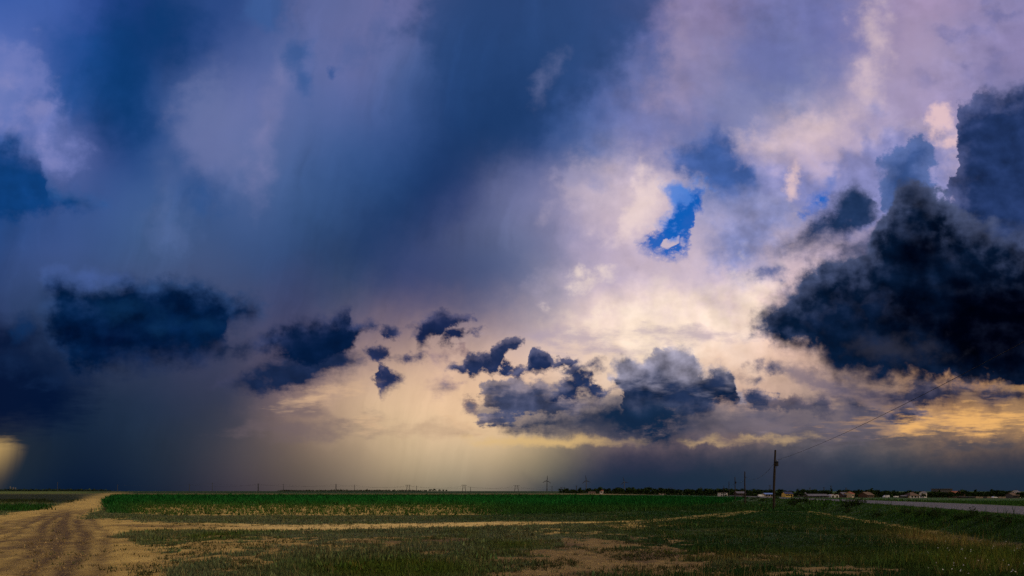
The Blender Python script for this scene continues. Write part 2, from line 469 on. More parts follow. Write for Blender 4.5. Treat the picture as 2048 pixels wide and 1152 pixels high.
# tower and wisp in front of it
sky = cloud(sky, [("1746 350 1752 320 1765 300 1785 290 1805 289 1815 274 1830 264 1845 266 1862 280 1872 296 1876 330 1872 352", "1746 365 1765 430 1820 430 1850 400 1872 365")], (54, 80, 134), (88, 108, 162), 0.2, 0.08, 0.5, 0.7, n='eC')
sky = cloud(sky, [("1540 494 1570 472 1606 444 1640 418 1670 394 1695 374 1710 362 1728 368 1746 392 1760 428", "1540 504 1590 514 1620 504 1650 494 1680 484 1700 474 1730 458 1760 438")], (30, 52, 90), (90, 98, 138), 0.26, 0.16, 0.30, 1.0)
sky = cloud(sky, [("1600 520 1640 492 1690 470 1740 450 1780 440", "1600 530 1650 530 1700 540 1740 540 1780 520")], (70, 76, 114), (120, 112, 146), 1.0, 0.3, 0.3, 1.0, 0.75)

# the storm cloud on the right
sky = cloud(sky, [("1886 420 1904 330 1912 250 1916 210 1935 186 1985 172 2010 174 2048 158 2200 150 2420 400", "1886 430 1950 560 2048 600 2200 600 2420 430")], (32, 52, 96), (78, 86, 128), 0.35, 0.12, 0.5, 1.3, n='eC')
sky = cloud(sky, [("1496 655 1512 630 1528 598 1545 588 1565 574 1585 553 1620 526 1640 502 1660 486 1690 490 1720 474 1745 466 1762 440 1768 395 1784 368 1805 350 1840 347 1864 358 1880 385 1905 395 1940 410 1980 440 2050 450 2200 440 2420 520",
                   "1496 668 1520 676 1545 708 1580 718 1620 726 1640 754 1690 785 1740 796 1800 788 1850 776 1930 770 1990 778 2048 788 2200 792 2420 560")],
            (8, 29, 58), (70, 80, 112), 0.42, 0.16, 0.85, 1.5, n='eC',
            centre=([(1990, 650, 190, 130), (1820, 630, 170, 80), (1850, 500, 90, 70), (2250, 600, 240, 220)], (0, 2, 14)))
sky = lobe(sky, [(1790, 697, 70, 24, 5)], (48, 50, 66), 0.6, 0.9, 0.35)
sky = cloud(sky, [("1600 640 1640 600 1690 580 1750 575 1800 590", "1600 650 1660 690 1740 690 1800 640")], (14, 34, 66), (52, 62, 94), 0.9, 0.3, 0.4, 1.2, 0.6, n='eC')

# left edge clouds
sky = cloud(sky, [("-200 280 0 264 30 260 45 266 50 282 70 289 80 300 76 320 78 342 95 360 130 374 170 386 210 404", "-200 420 0 440 30 444 60 432 100 420 150 430 210 412")], (14, 62, 122), (46, 86, 146), 0.3, 0.22, 0.45, 0.6)
sky = lobe(sky, [(-20, 765, 190, 105), (80, 785, 110, 76), (10, 690, 120, 50)], (2, 18, 50), 0.92, 0.35, 0.55)
sky = lobe(sky, [(20, 720, 60, 20, 8), (110, 760, 40, 16)], (24, 46, 84), 0.5, 0.5, 0.3)
sky = lobe(sky, [(44, 650, 17, 26)], (14, 46, 90), 0.8, 0.5, 0.25)
# left bank
sky = lobe(sky, [(115, 556, 34, 30), (176, 566, 36, 28), (236, 566, 34, 18)], (68, 92, 150), 0.95, 0.3, 0.2)
sky = cloud(sky, [("76 592 90 560 104 548 115 541 130 548 143 560 160 562 176 566 190 566 202 570 215 562 230 553 282 551 347 551 375 559 412 563 440 577 465 584 495 592 520 602 534 616",
                   "76 610 92 650 106 692 128 726 165 742 217 750 304 744 335 740 369 736 400 731 440 722 456 706 460 690 452 676 458 662 475 655 505 648 522 640 534 630")],
            (3, 33, 72), (40, 64, 106), 0.22, 0.16, 0.45, 1.3, centre=([(225, 680, 130, 44), (380, 610, 60, 14)], (0, 8, 38)))
sky = lobe(sky, [(250, 622, 50, 16), (350, 655, 60, 14)], (18, 56, 98), 0.45, 0.6, 0.3)
sky = cloud(sky, [("395 712 440 694 480 683 520 674 560 668", "395 724 440 721 480 712 520 703 560 694")], (16, 36, 70), (50, 58, 90), 0.3, 0.10, 0.15, 0.8)
# middle bank
sky = cloud(sky, [("430 762 480 736 520 710 560 700 620 692 680 694 715 700 734 712", "430 768 480 782 520 790 577 783 625 766 686 752 716 738 734 724")], (24, 40, 74), (62, 64, 92), 0.35, 0.16, 0.35, 0.9, n='eF')
sky = cloud(sky, [("506 690 534 670 560 660 573 651 590 643 603 636 650 634 673 630 685 616 696 616 704 638 716 638 730 640 752 648", "506 698 525 705 560 716 600 726 650 728 692 710 708 692 716 676 730 668 752 654")], (4, 26, 60), (52, 62, 100), 0.25, 0.09, 0.32, 1.0)
sky = cloud(sky, [("752 752 760 738 768 729 780 731 788 748 800 762", "752 758 758 774 766 789 778 786 789 778 800 767"), ("734 702 745 690 758 689 770 696 778 702", "734 706 748 714 765 716 778 707"), ("764 654 775 648 788 650 799 660", "764 662 774 674 788 676 799 665"), (811, 714, 20, 6), (842, 714, 10, 5)],
            (34, 46, 84), (92, 86, 110), 0.2, 0.06, 0.14, 1.0, k=0.01)
sky = cloud(sky, [("824 656 840 643 860 630 880 624 910 622 942 626", "824 666 834 688 846 692 862 682 885 664 905 652 942 633"), (905, 671, 30, 9, -10)], (24, 38, 76), (84, 82, 112), 0.22, 0.08, 0.18, 0.9, k=0.02)
sky = cloud(sky, [(888, 710, 25, 15), (890, 772, 25, 14), (927, 697, 10, 9), (870, 724, 12, 9)], (108, 98, 120), (160, 132, 134), 0.25, 0.10, 0.2, 0.9, 0.9, k=0.02)
sky = cloud(sky, [("892 728 910 718 925 720 935 706 955 706 975 713 985 698 1000 682 1020 674 1044 672", "892 733 915 744 930 740 942 752 960 746 975 749 990 744 1000 720 1015 699 1044 680"), (1014, 739, 40, 9)], (30, 44, 80), (90, 88, 114), 0.24, 0.07, 0.18, 1.1, k=0.02)
sky = cloud(sky, [(944, 810, 15, 11)], (96, 92, 110), (150, 124, 118), 0.12, 0.06, 0.1, 0.6)
# far veils behind the cumulus
sky = lobe(sky, [(1110, 668, 88, 16), (1170, 675, 70, 14), (1390, 672, 100, 12), (1210, 705, 60, 9)], (172, 156, 174), 0.65, 0.4, 0.16, n='eF')
sky = lobe(sky, [(594, 823, 60, 12), (686, 853, 70, 15), (600, 860, 110, 20)], (108, 94, 100), 0.6, 0.4, 0.2, n='eF')
sky = lobe(sky, [(650, 790, 70, 14, -15), (900, 840, 18, 9, 30), (936, 857, 18, 8), (740, 850, 20, 9)], (226, 186, 146), 0.6, 0.4, 0.2, n='eE')
sky = lobe(sky, [(860, 858, 90, 13)], (176, 146, 122), 0.5, 0.4, 0.2, n='eF')
# cumulus left of centre
sky = lobe(sky, [("930 815 1000 776 1100 770 1220 780 1300 790 1480 806 1580 838", "930 820 1000 858 1150 876 1300 880 1480 872 1580 846")], (112, 106, 116), 0.75, 0.3, 0.25, n='eF')
sky = cloud(sky, [("956 792 966 766 985 753 1005 756 1025 750 1050 749 1070 753 1085 768 1100 774 1140 784 1164 795", "956 798 975 816 1000 828 1060 833 1110 831 1140 818 1164 802"), ("964 828 985 818 1024 822", "964 842 990 860 1024 850"), ("1120 812 1150 800 1180 796 1200 806", "1120 822 1150 824 1180 822 1200 814")],
            (64, 72, 102), (134, 122, 130), 0.26, 0.07, 0.34, 1.9, n='eC', k=0.05)
sky = cloud(sky, [("1094 786 1118 768 1130 755 1150 745 1165 739 1182 742 1188 757 1194 770 1206 780 1225 768 1246 776", "1094 794 1120 802 1150 799 1190 795 1225 788 1246 782"), ("1124 738 1160 725 1195 724 1222 734", "1124 746 1165 746 1195 746 1222 740")],
            (30, 46, 82), (94, 94, 118), 0.22, 0.07, 0.24, 1.5, n='eC', k=0.03)
sky = cloud(sky, [("1018 738 1040 730 1062 726 1068 710 1080 699 1095 705 1105 716 1118 709 1138 705 1158 713", "1018 747 1050 754 1085 752 1110 747 1132 735 1158 720")], (28, 44, 82), (88, 90, 120), 0.2, 0.06, 0.2, 1.3, n='eC')
# long base and great cumulus
sky = cloud(sky, [("1218 738 1228 719 1245 711 1262 715 1275 719 1290 709 1308 707 1315 695 1325 689 1345 687 1365 689 1380 690 1386 710 1396 720 1406 734 1413 741 1430 732 1452 733 1466 748 1472 774 1488 800 1498 808", "1218 746 1235 774 1242 810 1262 836 1330 854 1400 838 1430 820 1470 816 1498 812")],
            (18, 38, 70), (168, 160, 174), 0.24, 0.05, 0.16, 1.8, n='eC', top=(152, 148, 168), span=(7.1, 7.95))
sky = cloud(sky, [("990 850 1080 836 1130 823 1180 812 1225 802 1240 796 1300 798 1380 812 1420 816 1440 826 1480 850 1520 858 1630 862", "990 856 1080 862 1150 876 1250 884 1320 894 1380 892 1440 876 1500 872 1630 870")], (22, 44, 74), (60, 68, 92), 0.16, 0.22, 0.2, 0.7, n='eF')
sky = lobe(sky, [(1436, 762, 34, 26), (1360, 790, 90, 24)], (40, 56, 92), 0.7, 0.5, 0.25, n='eC')
sky = lobe(sky, [(1330, 845, 120, 22), (1260, 858, 160, 16)], (16, 38, 66), 0.8, 0.4, 0.25, n='eF')
# low layers on the right
sky = lobe(sky, [("1540 730 1590 725 1640 745 1700 772 1770 785 1840 800", "1540 745 1600 770 1650 785 1700 802 1770 815 1840 806")], (106, 98, 118), 0.75, 0.3, 0.18)
sky = cloud(sky, [(1500, 830, 60, 20), (1560, 835, 110, 14), (1620, 852, 160, 15), (1480, 860, 120, 11)], (84, 84, 104), (134, 118, 122), 0.6, 0.2, 0.3, 1.3, n='eF', k=0.06)
sky = cloud(sky, [("1640 790 1690 774 1760 772 1850 760 1950 760 2048 776 2250 786", "1640 793 1690 800 1760 822 1800 819 1850 816 1900 826 1960 823 2048 818 2250 812")], (40, 44, 68), (92, 84, 98), 0.22, 0.2, 0.25, 1.2, n='eE')
sky = lobe(sky, [(1955, 797, 40, 11, 5)], (158, 124, 98), 0.7, 0.4, 0.15)
sky = cloud(sky, [("1482 786 1500 778 1510 776 1520 783 1535 786 1554 796", "1482 802 1505 813 1530 811 1554 802"), (1548, 740, 14, 8), (1508, 762, 13, 7), (1514, 730, 15, 9)], (44, 56, 88), (122, 112, 126), 0.2, 0.06, 0.14, 1.1, k=0.02)
sky = cloud(sky, [("1545 802 1580 793 1610 798 1640 789 1655 792 1670 810 1696 816", "1545 814 1600 827 1650 831 1696 822"), ("1686 812 1700 792 1715 790 1730 802 1750 810 1776 825", "1686 838 1710 846 1740 846 1776 834"), ("1736 836 1780 818 1810 807 1828 809 1844 826", "1736 848 1780 846 1820 842 1844 830")],
            (38, 50, 80), (108, 96, 108), 0.16, 0.08, 0.2, 1.2, n='eF', k=0.03)
sky = lobe(sky, [(1740, 878, 190, 13), (1940, 888, 100, 11), (1620, 872, 120, 11), (1860, 872, 90, 8)], (80, 76, 84), 0.8, 0.45, 0.15, n='eF', k=0.05)
sky = lobe(sky, [(1950, 842, 110, 20), (1800, 852, 80, 12)], (246, 186, 110), 0.8, 0.6, 0.22, n='eE')
# slate rain band along the horizon
sky = lobe(sky, [("1120 985 1180 945 1240 915 1330 902 1440 898 1560 908 1700 912 1850 906 2050 900 2600 900", "1080 1010 1500 1020 2600 1020")], (26, 45, 64), 0.85, 0.25, 0.8, n='eF')
sky = lobe(sky, [(1580, 950, 90, 40)], (56, 56, 72), 0.5, 0.2, 0.4, n='eF')
sky = lobe(sky, [("1440 846 1470 822 1500 808 1560 802 1640 800 1720 808 1790 850", "1440 852 1470 866 1600 886 1720 888 1790 856")], (98, 92, 106), 0.65, 0.45, 0.2, n='eE')
# sunlit slits
sky = lobe(sky, [(1110, 884, 130, 10), (1040, 878, 60, 7)], (222, 184, 122), 0.75, 0.12, 0.10, n='eF')
sky = lobe(sky, [(1500, 874, 80, 6), (1420, 884, 50, 5)], (206, 172, 124), 0.6, 0.2, 0.08, n='eF')
slit = smooth(M('MULTIPLY_ADD', st, 0.5, M('SUBTRACT', M('MULTIPLY_ADD', PY, -0.45, 4.55), PX)), -0.15, 0.85)
slit = M('MULTIPLY', slit, smooth(M('MULTIPLY_ADD', eE, 0.45, M('MULTIPLY_ADD', PX, -0.25, PY)), 8.66, 8.98))
slit = M('MULTIPLY', slit, M('SUBTRACT', 1.0, M('MULTIPLY', smooth(PY, 8.9, 9.8), 0.85)))
sky = mix(M('MULTIPLY', slit, 0.7), sky, lin((232, 190, 116)))
out = node('ShaderNodeOutputWorld')
bg = node('ShaderNodeBackground')
put(bg.inputs['Color'], gain(sky, 10.0))
bg.inputs['Strength'].default_value = 0.1
NT.links.new(bg.outputs[0], out.inputs[0])
# ------------------------------------------------------------------ helpers for meshes and materials
rng = np.random.default_rng(11)
random.seed(5)


def mat(name, colour, rough=0.9, metallic=0.0, scale=3.0, vary=0.25, bump=0.0, bscale=20.0, spec=0.2):
    m = bpy.data.materials.new(name)
    m.use_nodes = True
    nt = m.node_tree
    b = nt.nodes['Principled BSDF']
    tcn = nt.nodes.new('ShaderNodeTexCoord')
    no = nt.nodes.new('ShaderNodeTexNoise')
    no.inputs['Scale'].default_value = scale
    no.inputs['Detail'].default_value = 5
    nt.links.new(tcn.outputs['Object'], no.inputs['Vector'])
    r = nt.nodes.new('ShaderNodeValToRGB')
    r.color_ramp.elements[0].position = 0.3
    r.color_ramp.elements[1].position = 0.7
    r.color_ramp.elements[0].color = (*[c * (1 - vary) for c in colour], 1)
    r.color_ramp.elements[1].color = (*[min(1, c * (1 + vary)) for c in colour], 1)
    nt.links.new(no.outputs['Fac'], r.inputs[0])
    nt.links.new(r.outputs[0], b.inputs['Base Color'])
    b.inputs['Roughness'].default_value = rough
    b.inputs['Metallic'].default_value = metallic
    b.inputs['Specular IOR Level'].default_value = spec
    if bump:
        n2 = nt.nodes.new('ShaderNodeTexNoise')
        n2.inputs['Scale'].default_value = bscale
        nt.links.new(tcn.outputs['Object'], n2.inputs['Vector'])
        bp = nt.nodes.new('ShaderNodeBump')
        bp.inputs['Strength'].default_value = bump
        nt.links.new(n2.outputs['Fac'], bp.inputs['Height'])
        nt.links.new(bp.outputs[0], b.inputs['Normal'])
    return m


def leaf_mat(name, translucent=0.25):
    """colour comes from the plant itself (attribute tint)"""
    m = bpy.data.materials.new(name)
    m.use_nodes = True
    nt = m.node_tree
    nt.nodes.clear()
    o = nt.nodes.new('ShaderNodeOutputMaterial')
    a = nt.nodes.new('ShaderNodeAttribute'); a.attribute_name = 'tint'
    d = nt.nodes.new('ShaderNodeBsdfDiffuse')
    t = nt.nodes.new('ShaderNodeBsdfTranslucent')
    x = nt.nodes.new('ShaderNodeMixShader'); x.inputs[0].default_value = translucent
    nt.links.new(a.outputs['Color'], d.inputs[0]); nt.links.new(a.outputs['Color'], t.inputs[0])
    nt.links.new(d.outputs[0], x.inputs[1]); nt.links.new(t.outputs[0], x.inputs[2])
    nt.links.new(x.outputs[0], o.inputs[0])
    return m


def mesh_np(name, v, f):
    """v (n,3), f (m,k) all faces with k corners"""
    v = np.asarray(v, np.float32); f = np.asarray(f, np.int32)
    me = bpy.data.meshes.new(name)
    me.vertices.add(len(v)); me.vertices.foreach_set('co', v.ravel())
    k = f.shape[1]
    me.loops.add(f.size); me.loops.foreach_set('vertex_index', f.ravel())
    me.polygons.add(len(f))
    me.polygons.foreach_set('loop_start', np.arange(0, f.size, k, dtype=np.int32))
    me.update(calc_edges=True)
    return me


def tint(me, col):
    a = me.attributes.new('tint', 'FLOAT_COLOR', 'POINT')
    c = np.ones((len(me.vertices), 4), np.float32); c[:, :3] = col
    a.data.foreach_set('color', c.ravel())


def fattr(me, name, val):
    a = me.attributes.new(name, 'FLOAT', 'POINT')
    a.data.foreach_set('value', np.asarray(val, np.float32))


def obj(name, me, m=None, parent=None, loc=None, **props):
    o = bpy.data.objects.new(name, me)
    COL.objects.link(o)
    if m is not None and me is not None and not me.materials:
        me.materials.append(m)
    if parent is not None:
        o.parent = parent
    if loc is not None:
        o.location = loc
    for k_, v_ in props.items():
        o[k_] = v_
    return o


def root(name, loc, label, cat, group=None, rz=0.0):
    o = obj(name, None, loc=loc, label=label, category=cat)
    o.empty_display_size = 0.3
    o.rotation_euler = (0, 0, rz)
    if group:
        o['group'] = group
    return o


class MB:
    """collects simple solids into one mesh"""
    def __init__(self):
        self.v, self.f = [], []

    def add(self, v, f):
        n = len(self.v)
        self.v += [tuple(p) for p in v]
        self.f += [tuple(i + n for i in q) for q in f]
        return self

    def box(self, c, s, rz=0.0):
        cx, cy, cz = c; sx, sy, sz = [q / 2 for q in s]
        co, si = math.cos(rz), math.sin(rz)
        v = []
        for z in (-sz, sz):
            for x, y in ((-sx, -sy), (sx, -sy), (sx, sy), (-sx, sy)):
                v.append((cx + x * co - y * si, cy + x * si + y * co, cz + z))
        return self.add(v, [(3, 2, 1, 0), (4, 5, 6, 7), (0, 1, 5, 4), (1, 2, 6, 5), (2, 3, 7, 6), (3, 0, 4, 7)])

    def tube(self, pts, rad, n=8):
        pts = [np.array(p, float) for p in pts]
        if not hasattr(rad, '__len__'):
            rad = [rad] * len(pts)
        base = len(self.v)
        for i, p in enumerate(pts):
            d = pts[min(i + 1, len(pts) - 1)] - pts[max(i - 1, 0)]
            d = d / (np.linalg.norm(d) + 1e-9)
            a = np.cross(d, (0, 0, 1) if abs(d[2]) < 0.9 else (1, 0, 0)); a /= np.linalg.norm(a)
            b = np.cross(d, a)
            for j in range(n):
                t = 2 * math.pi * j / n
                self.v.append(tuple(p + rad[i] * (a * math.cos(t) + b * math.sin(t))))
        for i in range(len(pts) - 1):
            for j in range(n):
                q = (j + 1) % n
                self.f.append((base + i * n + j, base + i * n + q, base + (i + 1) * n + q, base + (i + 1) * n + j))
        self.f.append(tuple(base + j for j in range(n))[::-1])
        self.f.append(tuple(base + (len(pts) - 1) * n + j for j in range(n)))
        return self

    def mesh(self, name):
        me = bpy.data.meshes.new(name)
        me.from_pydata(self.v, [], self.f)
        me.update()
        return me


# ------------------------------------------------------------------ noise, terrain, places
def vnoise(x, y, seed=0):
    xi, yi = np.floor(x).astype(np.int64), np.floor(y).astype(np.int64)
    fx_, fy_ = x - xi, y - yi
    fx_, fy_ = fx_ * fx_ * (3 - 2 * fx_), fy_ * fy_ * (3 - 2 * fy_)

    def h(i, j):
        n = (i * 374761393 + j * 668265263 + seed * 974634777) & 0xFFFFFFFF
        n = ((n ^ (n >> 13)) * 1274126177) & 0xFFFFFFFF
        return ((n ^ (n >> 16)) & 0xFFFF) / 65535.0
    a, b, c, d = h(xi, yi), h(xi + 1, yi), h(xi, yi + 1), h(xi + 1, yi + 1)
    return (a * (1 - fx_) + b * fx_) * (1 - fy_) + (c * (1 - fx_) + d * fx_) * fy_


def fbm(x, y, seed=0, octaves=4):
    s, a, t = 0, 1.0, 0
    for i in range(octaves):
        s = s + a * vnoise(x * 2 ** i + 17.3 * i, y * 2 ** i - 9.1 * i, seed + i); t += a; a *= 0.55
    return s / t


def sstep(v, lo, hi):
    t = np.clip((v - lo) / (hi - lo), 0, 1)
    return t * t * (3 - 2 * t)


ROAD_DIR = np.array([0.3305, 0.9438]); ROAD_N = np.array([0.9438, -0.3305])      # along, and to the right of, the road
ROAD_P = np.array([30.0, 28.4])                                                # a point on its centre line
ROAD_W, ROAD_H = 7.6, 1.0


def road_d(x, y):
    return (x - ROAD_P[0]) * ROAD_N[0] + (y - ROAD_P[1]) * ROAD_N[1]


def fall(x, y):
    """the plain dips gently towards the right"""
    u = np.clip(x / np.maximum(y, 1.0), -1, 2)
    s = np.interp(u, [0.0, 0.1, 0.25, 0.375, 0.5, 0.7, 1.0], [0.0, 0.0007, 0.0036, 0.0066, 0.0083, 0.0093, 0.0096])
    t = np.maximum(np.minimum(y, 900) - 45, 0)
    return -s * t * t / (t + 30)


def terrain(x, y):
    x, y = np.asarray(x, float), np.asarray(y, float)
    d = road_d(x, y)
    bank = np.where(d < 0, sstep(-d, 8.8, 4.6), 0.35 + 0.65 * sstep(d, 9.0, 4.6)) * ROAD_H * sstep(y, -20, 8)
    bank = bank * np.where(d > 60, sstep(d, 200, 60), 1)
    near = sstep(y, 320, 60)
    lump = (fbm(x * 0.25, y * 0.25, 3) - 0.5) * 0.18 * near + (fbm(x * 1.1, y * 1.1, 8) - 0.5) * 0.07 * near
    lump = lump * np.where(np.abs(d) < 5.2, 0.0, 1.0)
    ditch = -0.35 * np.exp(-((x + 0.80 * y + 3 - 3.5) / 3.0) ** 2) * sstep(y, 60, 90) * sstep(y, 300, 150)
    return fall(x, y) + bank + lump + ditch


def chart(x, y, z):
    """where a ground point stands in the photograph's frame (used to look up what grows there)"""
    yy_ = np.maximum(y, 2.0)
    return 1024 + F * x / yy_, 982 + F * (CAM_H - z) / yy_


def spot(px, py):
    """the ground point seen at (px, py)"""
    u, v = (px - 1024) / F, (py - 982) / F
    ys_ = np.geomspace(6, 9000, 6000)
    g = CAM_H - v * ys_ - terrain(u * ys_, ys_)
    i = np.nonzero(g <= 0)[0]
    y = ys_[i[0]] if len(i) else 2000.0
    return u * y, y, float(terrain(u * y, y))


def place(px, y):
    x = (px - 1024) / F * y
    return x, y, float(terrain(x, y))


def poly_sd(px, py, poly, ky=3.0):
    """signed distance to an outline (positive inside), rows stretched because the ground recedes"""
    P_ = np.array(poly, float) * (1, ky)
    X, Y = px, py * ky
    d = np.full(X.shape, 1e9); inside = np.zeros(X.shape, bool)
    for a, b in zip(P_, np.roll(P_, -1, 0)):
        e = b - a
        t = np.clip(((X - a[0]) * e[0] + (Y - a[1]) * e[1]) / (e @ e), 0, 1)
        d = np.minimum(d, np.hypot(X - a[0] - t * e[0], Y - a[1] - t * e[1]))
        c = ((a[1] > Y) != (b[1] > Y)) & (X < (b[0] - a[0]) * (Y - a[1]) / (b[1] - a[1] + 1e-9) + a[0])
        inside ^= c
    return np.where(inside, d, -d)


def blob(px, py, cx, cy, rx, ry, rot=0.0):
    r = math.radians(rot); c, s = math.cos(r), math.sin(r)
    u, v = px - cx, py - cy
    return np.exp(-(((u * c + v * s) / rx) ** 2 + ((-u * s + v * c) / ry) ** 2))


TRACK = [(238, 985), (215, 988), (180, 996), (150, 1004), (110, 1014), (70, 1021), (0, 1031), (-200, 1046), (-900, 1090), (-900, 1400), (300, 1400), (330, 1180), (335, 1140), (312, 1110), (268, 1085),
         (222, 1072), (250, 1063), (300, 1059), (400, 1059), (512, 1061), (700, 1058), (1000, 1050.5), (1100, 1048), (1100, 1044), (1000, 1044.5), (800, 1048), (600, 1050), (512, 1049), (330, 1046),
         (250, 1041), (166, 1039), (168, 1031), (188, 1021), (212, 1012), (204, 1006), (204, 1000), (226, 994), (239, 987)]
CROP = [(228, 989.5), (1440, 990), (1500, 997), (1440, 1008), (1330, 1018), (1150, 1027), (1000, 1030.5), (600, 1031.5), (330, 1031), (215, 1026), (206, 1010), (206, 1000)]
PATHS = [  # thin wheel tracks: points (px, py), half width in metres
    ([(1090, 1046), (1180, 1045.5), (1260, 1043), (1330, 1038), (1400, 1032), (1470, 1025.5), (1500, 1022)], 0.9),
    ([(1260, 1046), (1380, 1039), (1440, 1034), (1490, 1027), (1530, 1020), (1535, 1015), (1515, 1008)], 0.55),
    ([(1520, 1021), (1560, 1017), (1610, 1021), (1680, 1033), (1750, 1044), (1830, 1057), (1920, 1074), (2048, 1092), (2300, 1125)], 0.28),
    ([(1550, 1023), (1600, 1023), (1670, 1034), (1745, 1047), (1820, 1060), (1910, 1077), (2048, 1097), (2300, 1131)], 0.22),
]
for i_, (pp, w_) in enumerate(PATHS):
    PATHS[i_] = (np.array([spot(*p)[:2] for p in pp]), w_)


def path_sd(x, y):
    jit = fbm(x * 0.9, y * 0.9, 61)
    best = np.full(np.shape(x), -9.0)
    for pp, w_ in PATHS:
        for a, b in zip(pp[:-1], pp[1:]):
            e = b - a
            t = np.clip(((x - a[0]) * e[0] + (y - a[1]) * e[1]) / (e @ e), 0, 1)
            best = np.maximum(best, w_ - np.hypot(x - a[0] - t * e[0], y - a[1] - t * e[1]) + (jit - 0.5) * min(1.2, w_ * 2.2))
    return best


def cover(x, y, z=None):
    """bare soil (0) to closed sward (1), and the colour of what grows"""
    if z is None:
        z = terrain(x, y)
    px, py = chart(x, y, z)
    n1 = fbm(x * 0.35, y * 0.35, 21); n2 = fbm(x * 1.6, y * 1.6, 31); n3 = fbm(x * 0.09, y * 0.09, 41)
    tr = poly_sd(px, py, TRACK) + 4 + ((n2 - 0.5) * 34 + (n1 - 0.5) * 24) * (1 - 0.7 * sstep(px, 240, 420))
    bare = sstep(tr, -9, 9)
    bare = np.maximum(bare, sstep(path_sd(x, y), -0.12, 0.2) * np.where(px > 1545, 0.62, 1.0 - 0.5 * sstep(px + (n2 - 0.5) * 300, 1130, 1300)))
    # worn, patchy ground
    worn = (0.95 * blob(px, py, 420, 1115, 230, 32) + 0.55 * blob(px, py, 560, 1090, 170, 12) + 0.55 * blob(px, py, 830, 1082, 150, 9) + 0.9 * blob(px, py, 855, 1104, 70, 4)
            + 1.15 * blob(px, py, 1120, 1130, 190, 34, -4) + 0.9 * blob(px, py, 1180, 1090, 110, 14) + 0.7 * blob(px, py, 1270, 1052, 60, 5) + 0.7 * blob(px, py, 1640, 1145, 160, 12)
            + 0.45 * blob(px, py, 1400, 1140, 200, 20) + 0.5 * blob(px, py, 1250, 1130, 130, 40) + 0.5 * blob(px, py, 1090, 1062, 80, 5) + 0.35 * blob(px, py, 1480, 1112, 110, 8))
    worn = worn - 0.8 * blob(px, py, 780, 1140, 190, 22) - 0.5 * blob(px, py, 1000, 1088, 70, 9)
    pat = sstep(worn * 0.8 + (n2 - 0.5) * 2.4 + (n1 - 0.5) * 0.9, 0.25, 0.62)
    bare = np.maximum(bare, pat * sstep(worn, 0.06, 0.25))
    # colours of the plants; the green at the right has cloud shade painted in
    grey = np.array([0.098, 0.116, 0.055]); lush = np.array([0.056, 0.084, 0.014]); shaded_green = np.array([0.015, 0.046, 0.012]); dry = np.array([0.26, 0.19, 0.060]); vivid = np.array([0.012, 0.088, 0.017])
    c = np.ones(np.shape(x) + (3,)) * grey
    def over(col, w):
        nonlocal c
        w = np.clip(w, 0, 1)[..., None]
        c = c * (1 - w) + col * w
    over(shaded_green, sstep(px + (n3 - 0.5) * 260, 1090, 1330) * 0.9)  # cloud shade over the right side, put into the grass colour
    over(shaded_green * 1.2, 0.7 * sstep(py, 1046, 1040) * sstep(px, 700, 1050))
    over(lush, 1.3 * blob(px, py, 790, 1140, 210, 24) + 0.9 * blob(px, py, 1030, 1090, 80, 12) + 0.6 * blob(px, py, 420, 1072, 110, 8) + 0.4 * sstep(n1, 0.5, 0.7))
    over(np.array([0.085, 0.115, 0.020]), 1.1 * blob(px, py, 1980, 1125, 150, 24, 3) + 0.25 * blob(px, py, 1700, 1130, 120, 14))
    over(dry, 1.0 * blob(px, py, 1905, 1083, 110, 10, 7) + 0.35 * blob(px, py, 1500, 1118, 160, 9))
    over(grey * 1.1, 0.8 * blob(px, py, 1100, 1052, 130, 6) + 0.6 * blob(px, py, 1430, 1062, 60, 3) + 0.6 * blob(px, py, 1440, 1128, 160, 6))
    over(np.array([0.035, 0.085, 0.014]), 0.6 * sstep(road_d(x, y), -11, -6) * sstep(y, 200, 120))
    # the crop field
    cr = poly_sd(px, py, CROP) + (n2 - 0.5) * 8
    incrop = sstep(cr, -1, 3)
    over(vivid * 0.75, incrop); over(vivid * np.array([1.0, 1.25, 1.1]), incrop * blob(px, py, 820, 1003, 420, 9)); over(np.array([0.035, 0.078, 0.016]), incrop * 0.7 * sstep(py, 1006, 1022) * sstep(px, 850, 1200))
    thin = np.clip(incrop * sstep(py + (n1 - 0.5) * 9, 1000, 1017) * sstep(px, 190, 320) * sstep(px, 1120, 850), 0, 1)
    over(np.array([0.05, 0.085, 0.018]), thin * 0.8)
    bare = np.maximum(bare * (1 - incrop), thin * 0.80)
    # strips beyond the crop, parallel to the horizon
    far = sstep(y, 330, 380) * (1 - incrop)
    stub = far * sstep(np.abs(py - 988.4 - (n3 - 0.5) * 0.6), 1.3, 0.9) * sstep(px, 1500, 1380)
    over(np.array([0.022, 0.050, 0.012]), far * sstep(px, 1500, 1400))
    over(np.array([0.20, 0.155, 0.060]), stub * 0.9)
    lft = sstep(px, 215, 150) * sstep(py, 1034, 1028)
    over(np.array([0.020, 0.030, 0.010]), lft * sstep(np.abs(py - 997), 12, 7))
    over(np.array([0.016, 0.055, 0.010]), lft * sstep(np.abs(py - 1016), 9, 5))
    over(np.array([0.10, 0.14, 0.03]), lft * sstep(py, 989, 986))
    over(np.array([0.028, 0.075, 0.016]), sstep(road_d(x, y), 5, 9) * sstep(y, 30, 60))
    return bare, c, incrop, thin, px, py


# ------------------------------------------------------------------ ground: one sheet out to the horizon
def axis(lo, a, b, hi, fine, ratio=1.09):
    mid = np.arange(a, b, fine)
    up, s, q = [], fine, b
    while q < hi:
        up.append(q); s *= ratio; q += s
    dn, s, q = [], fine, a
    while q > lo:
        s *= ratio; q -= s; dn.append(q)
    return np.array(dn[::-1] + list(mid) + up + [hi])


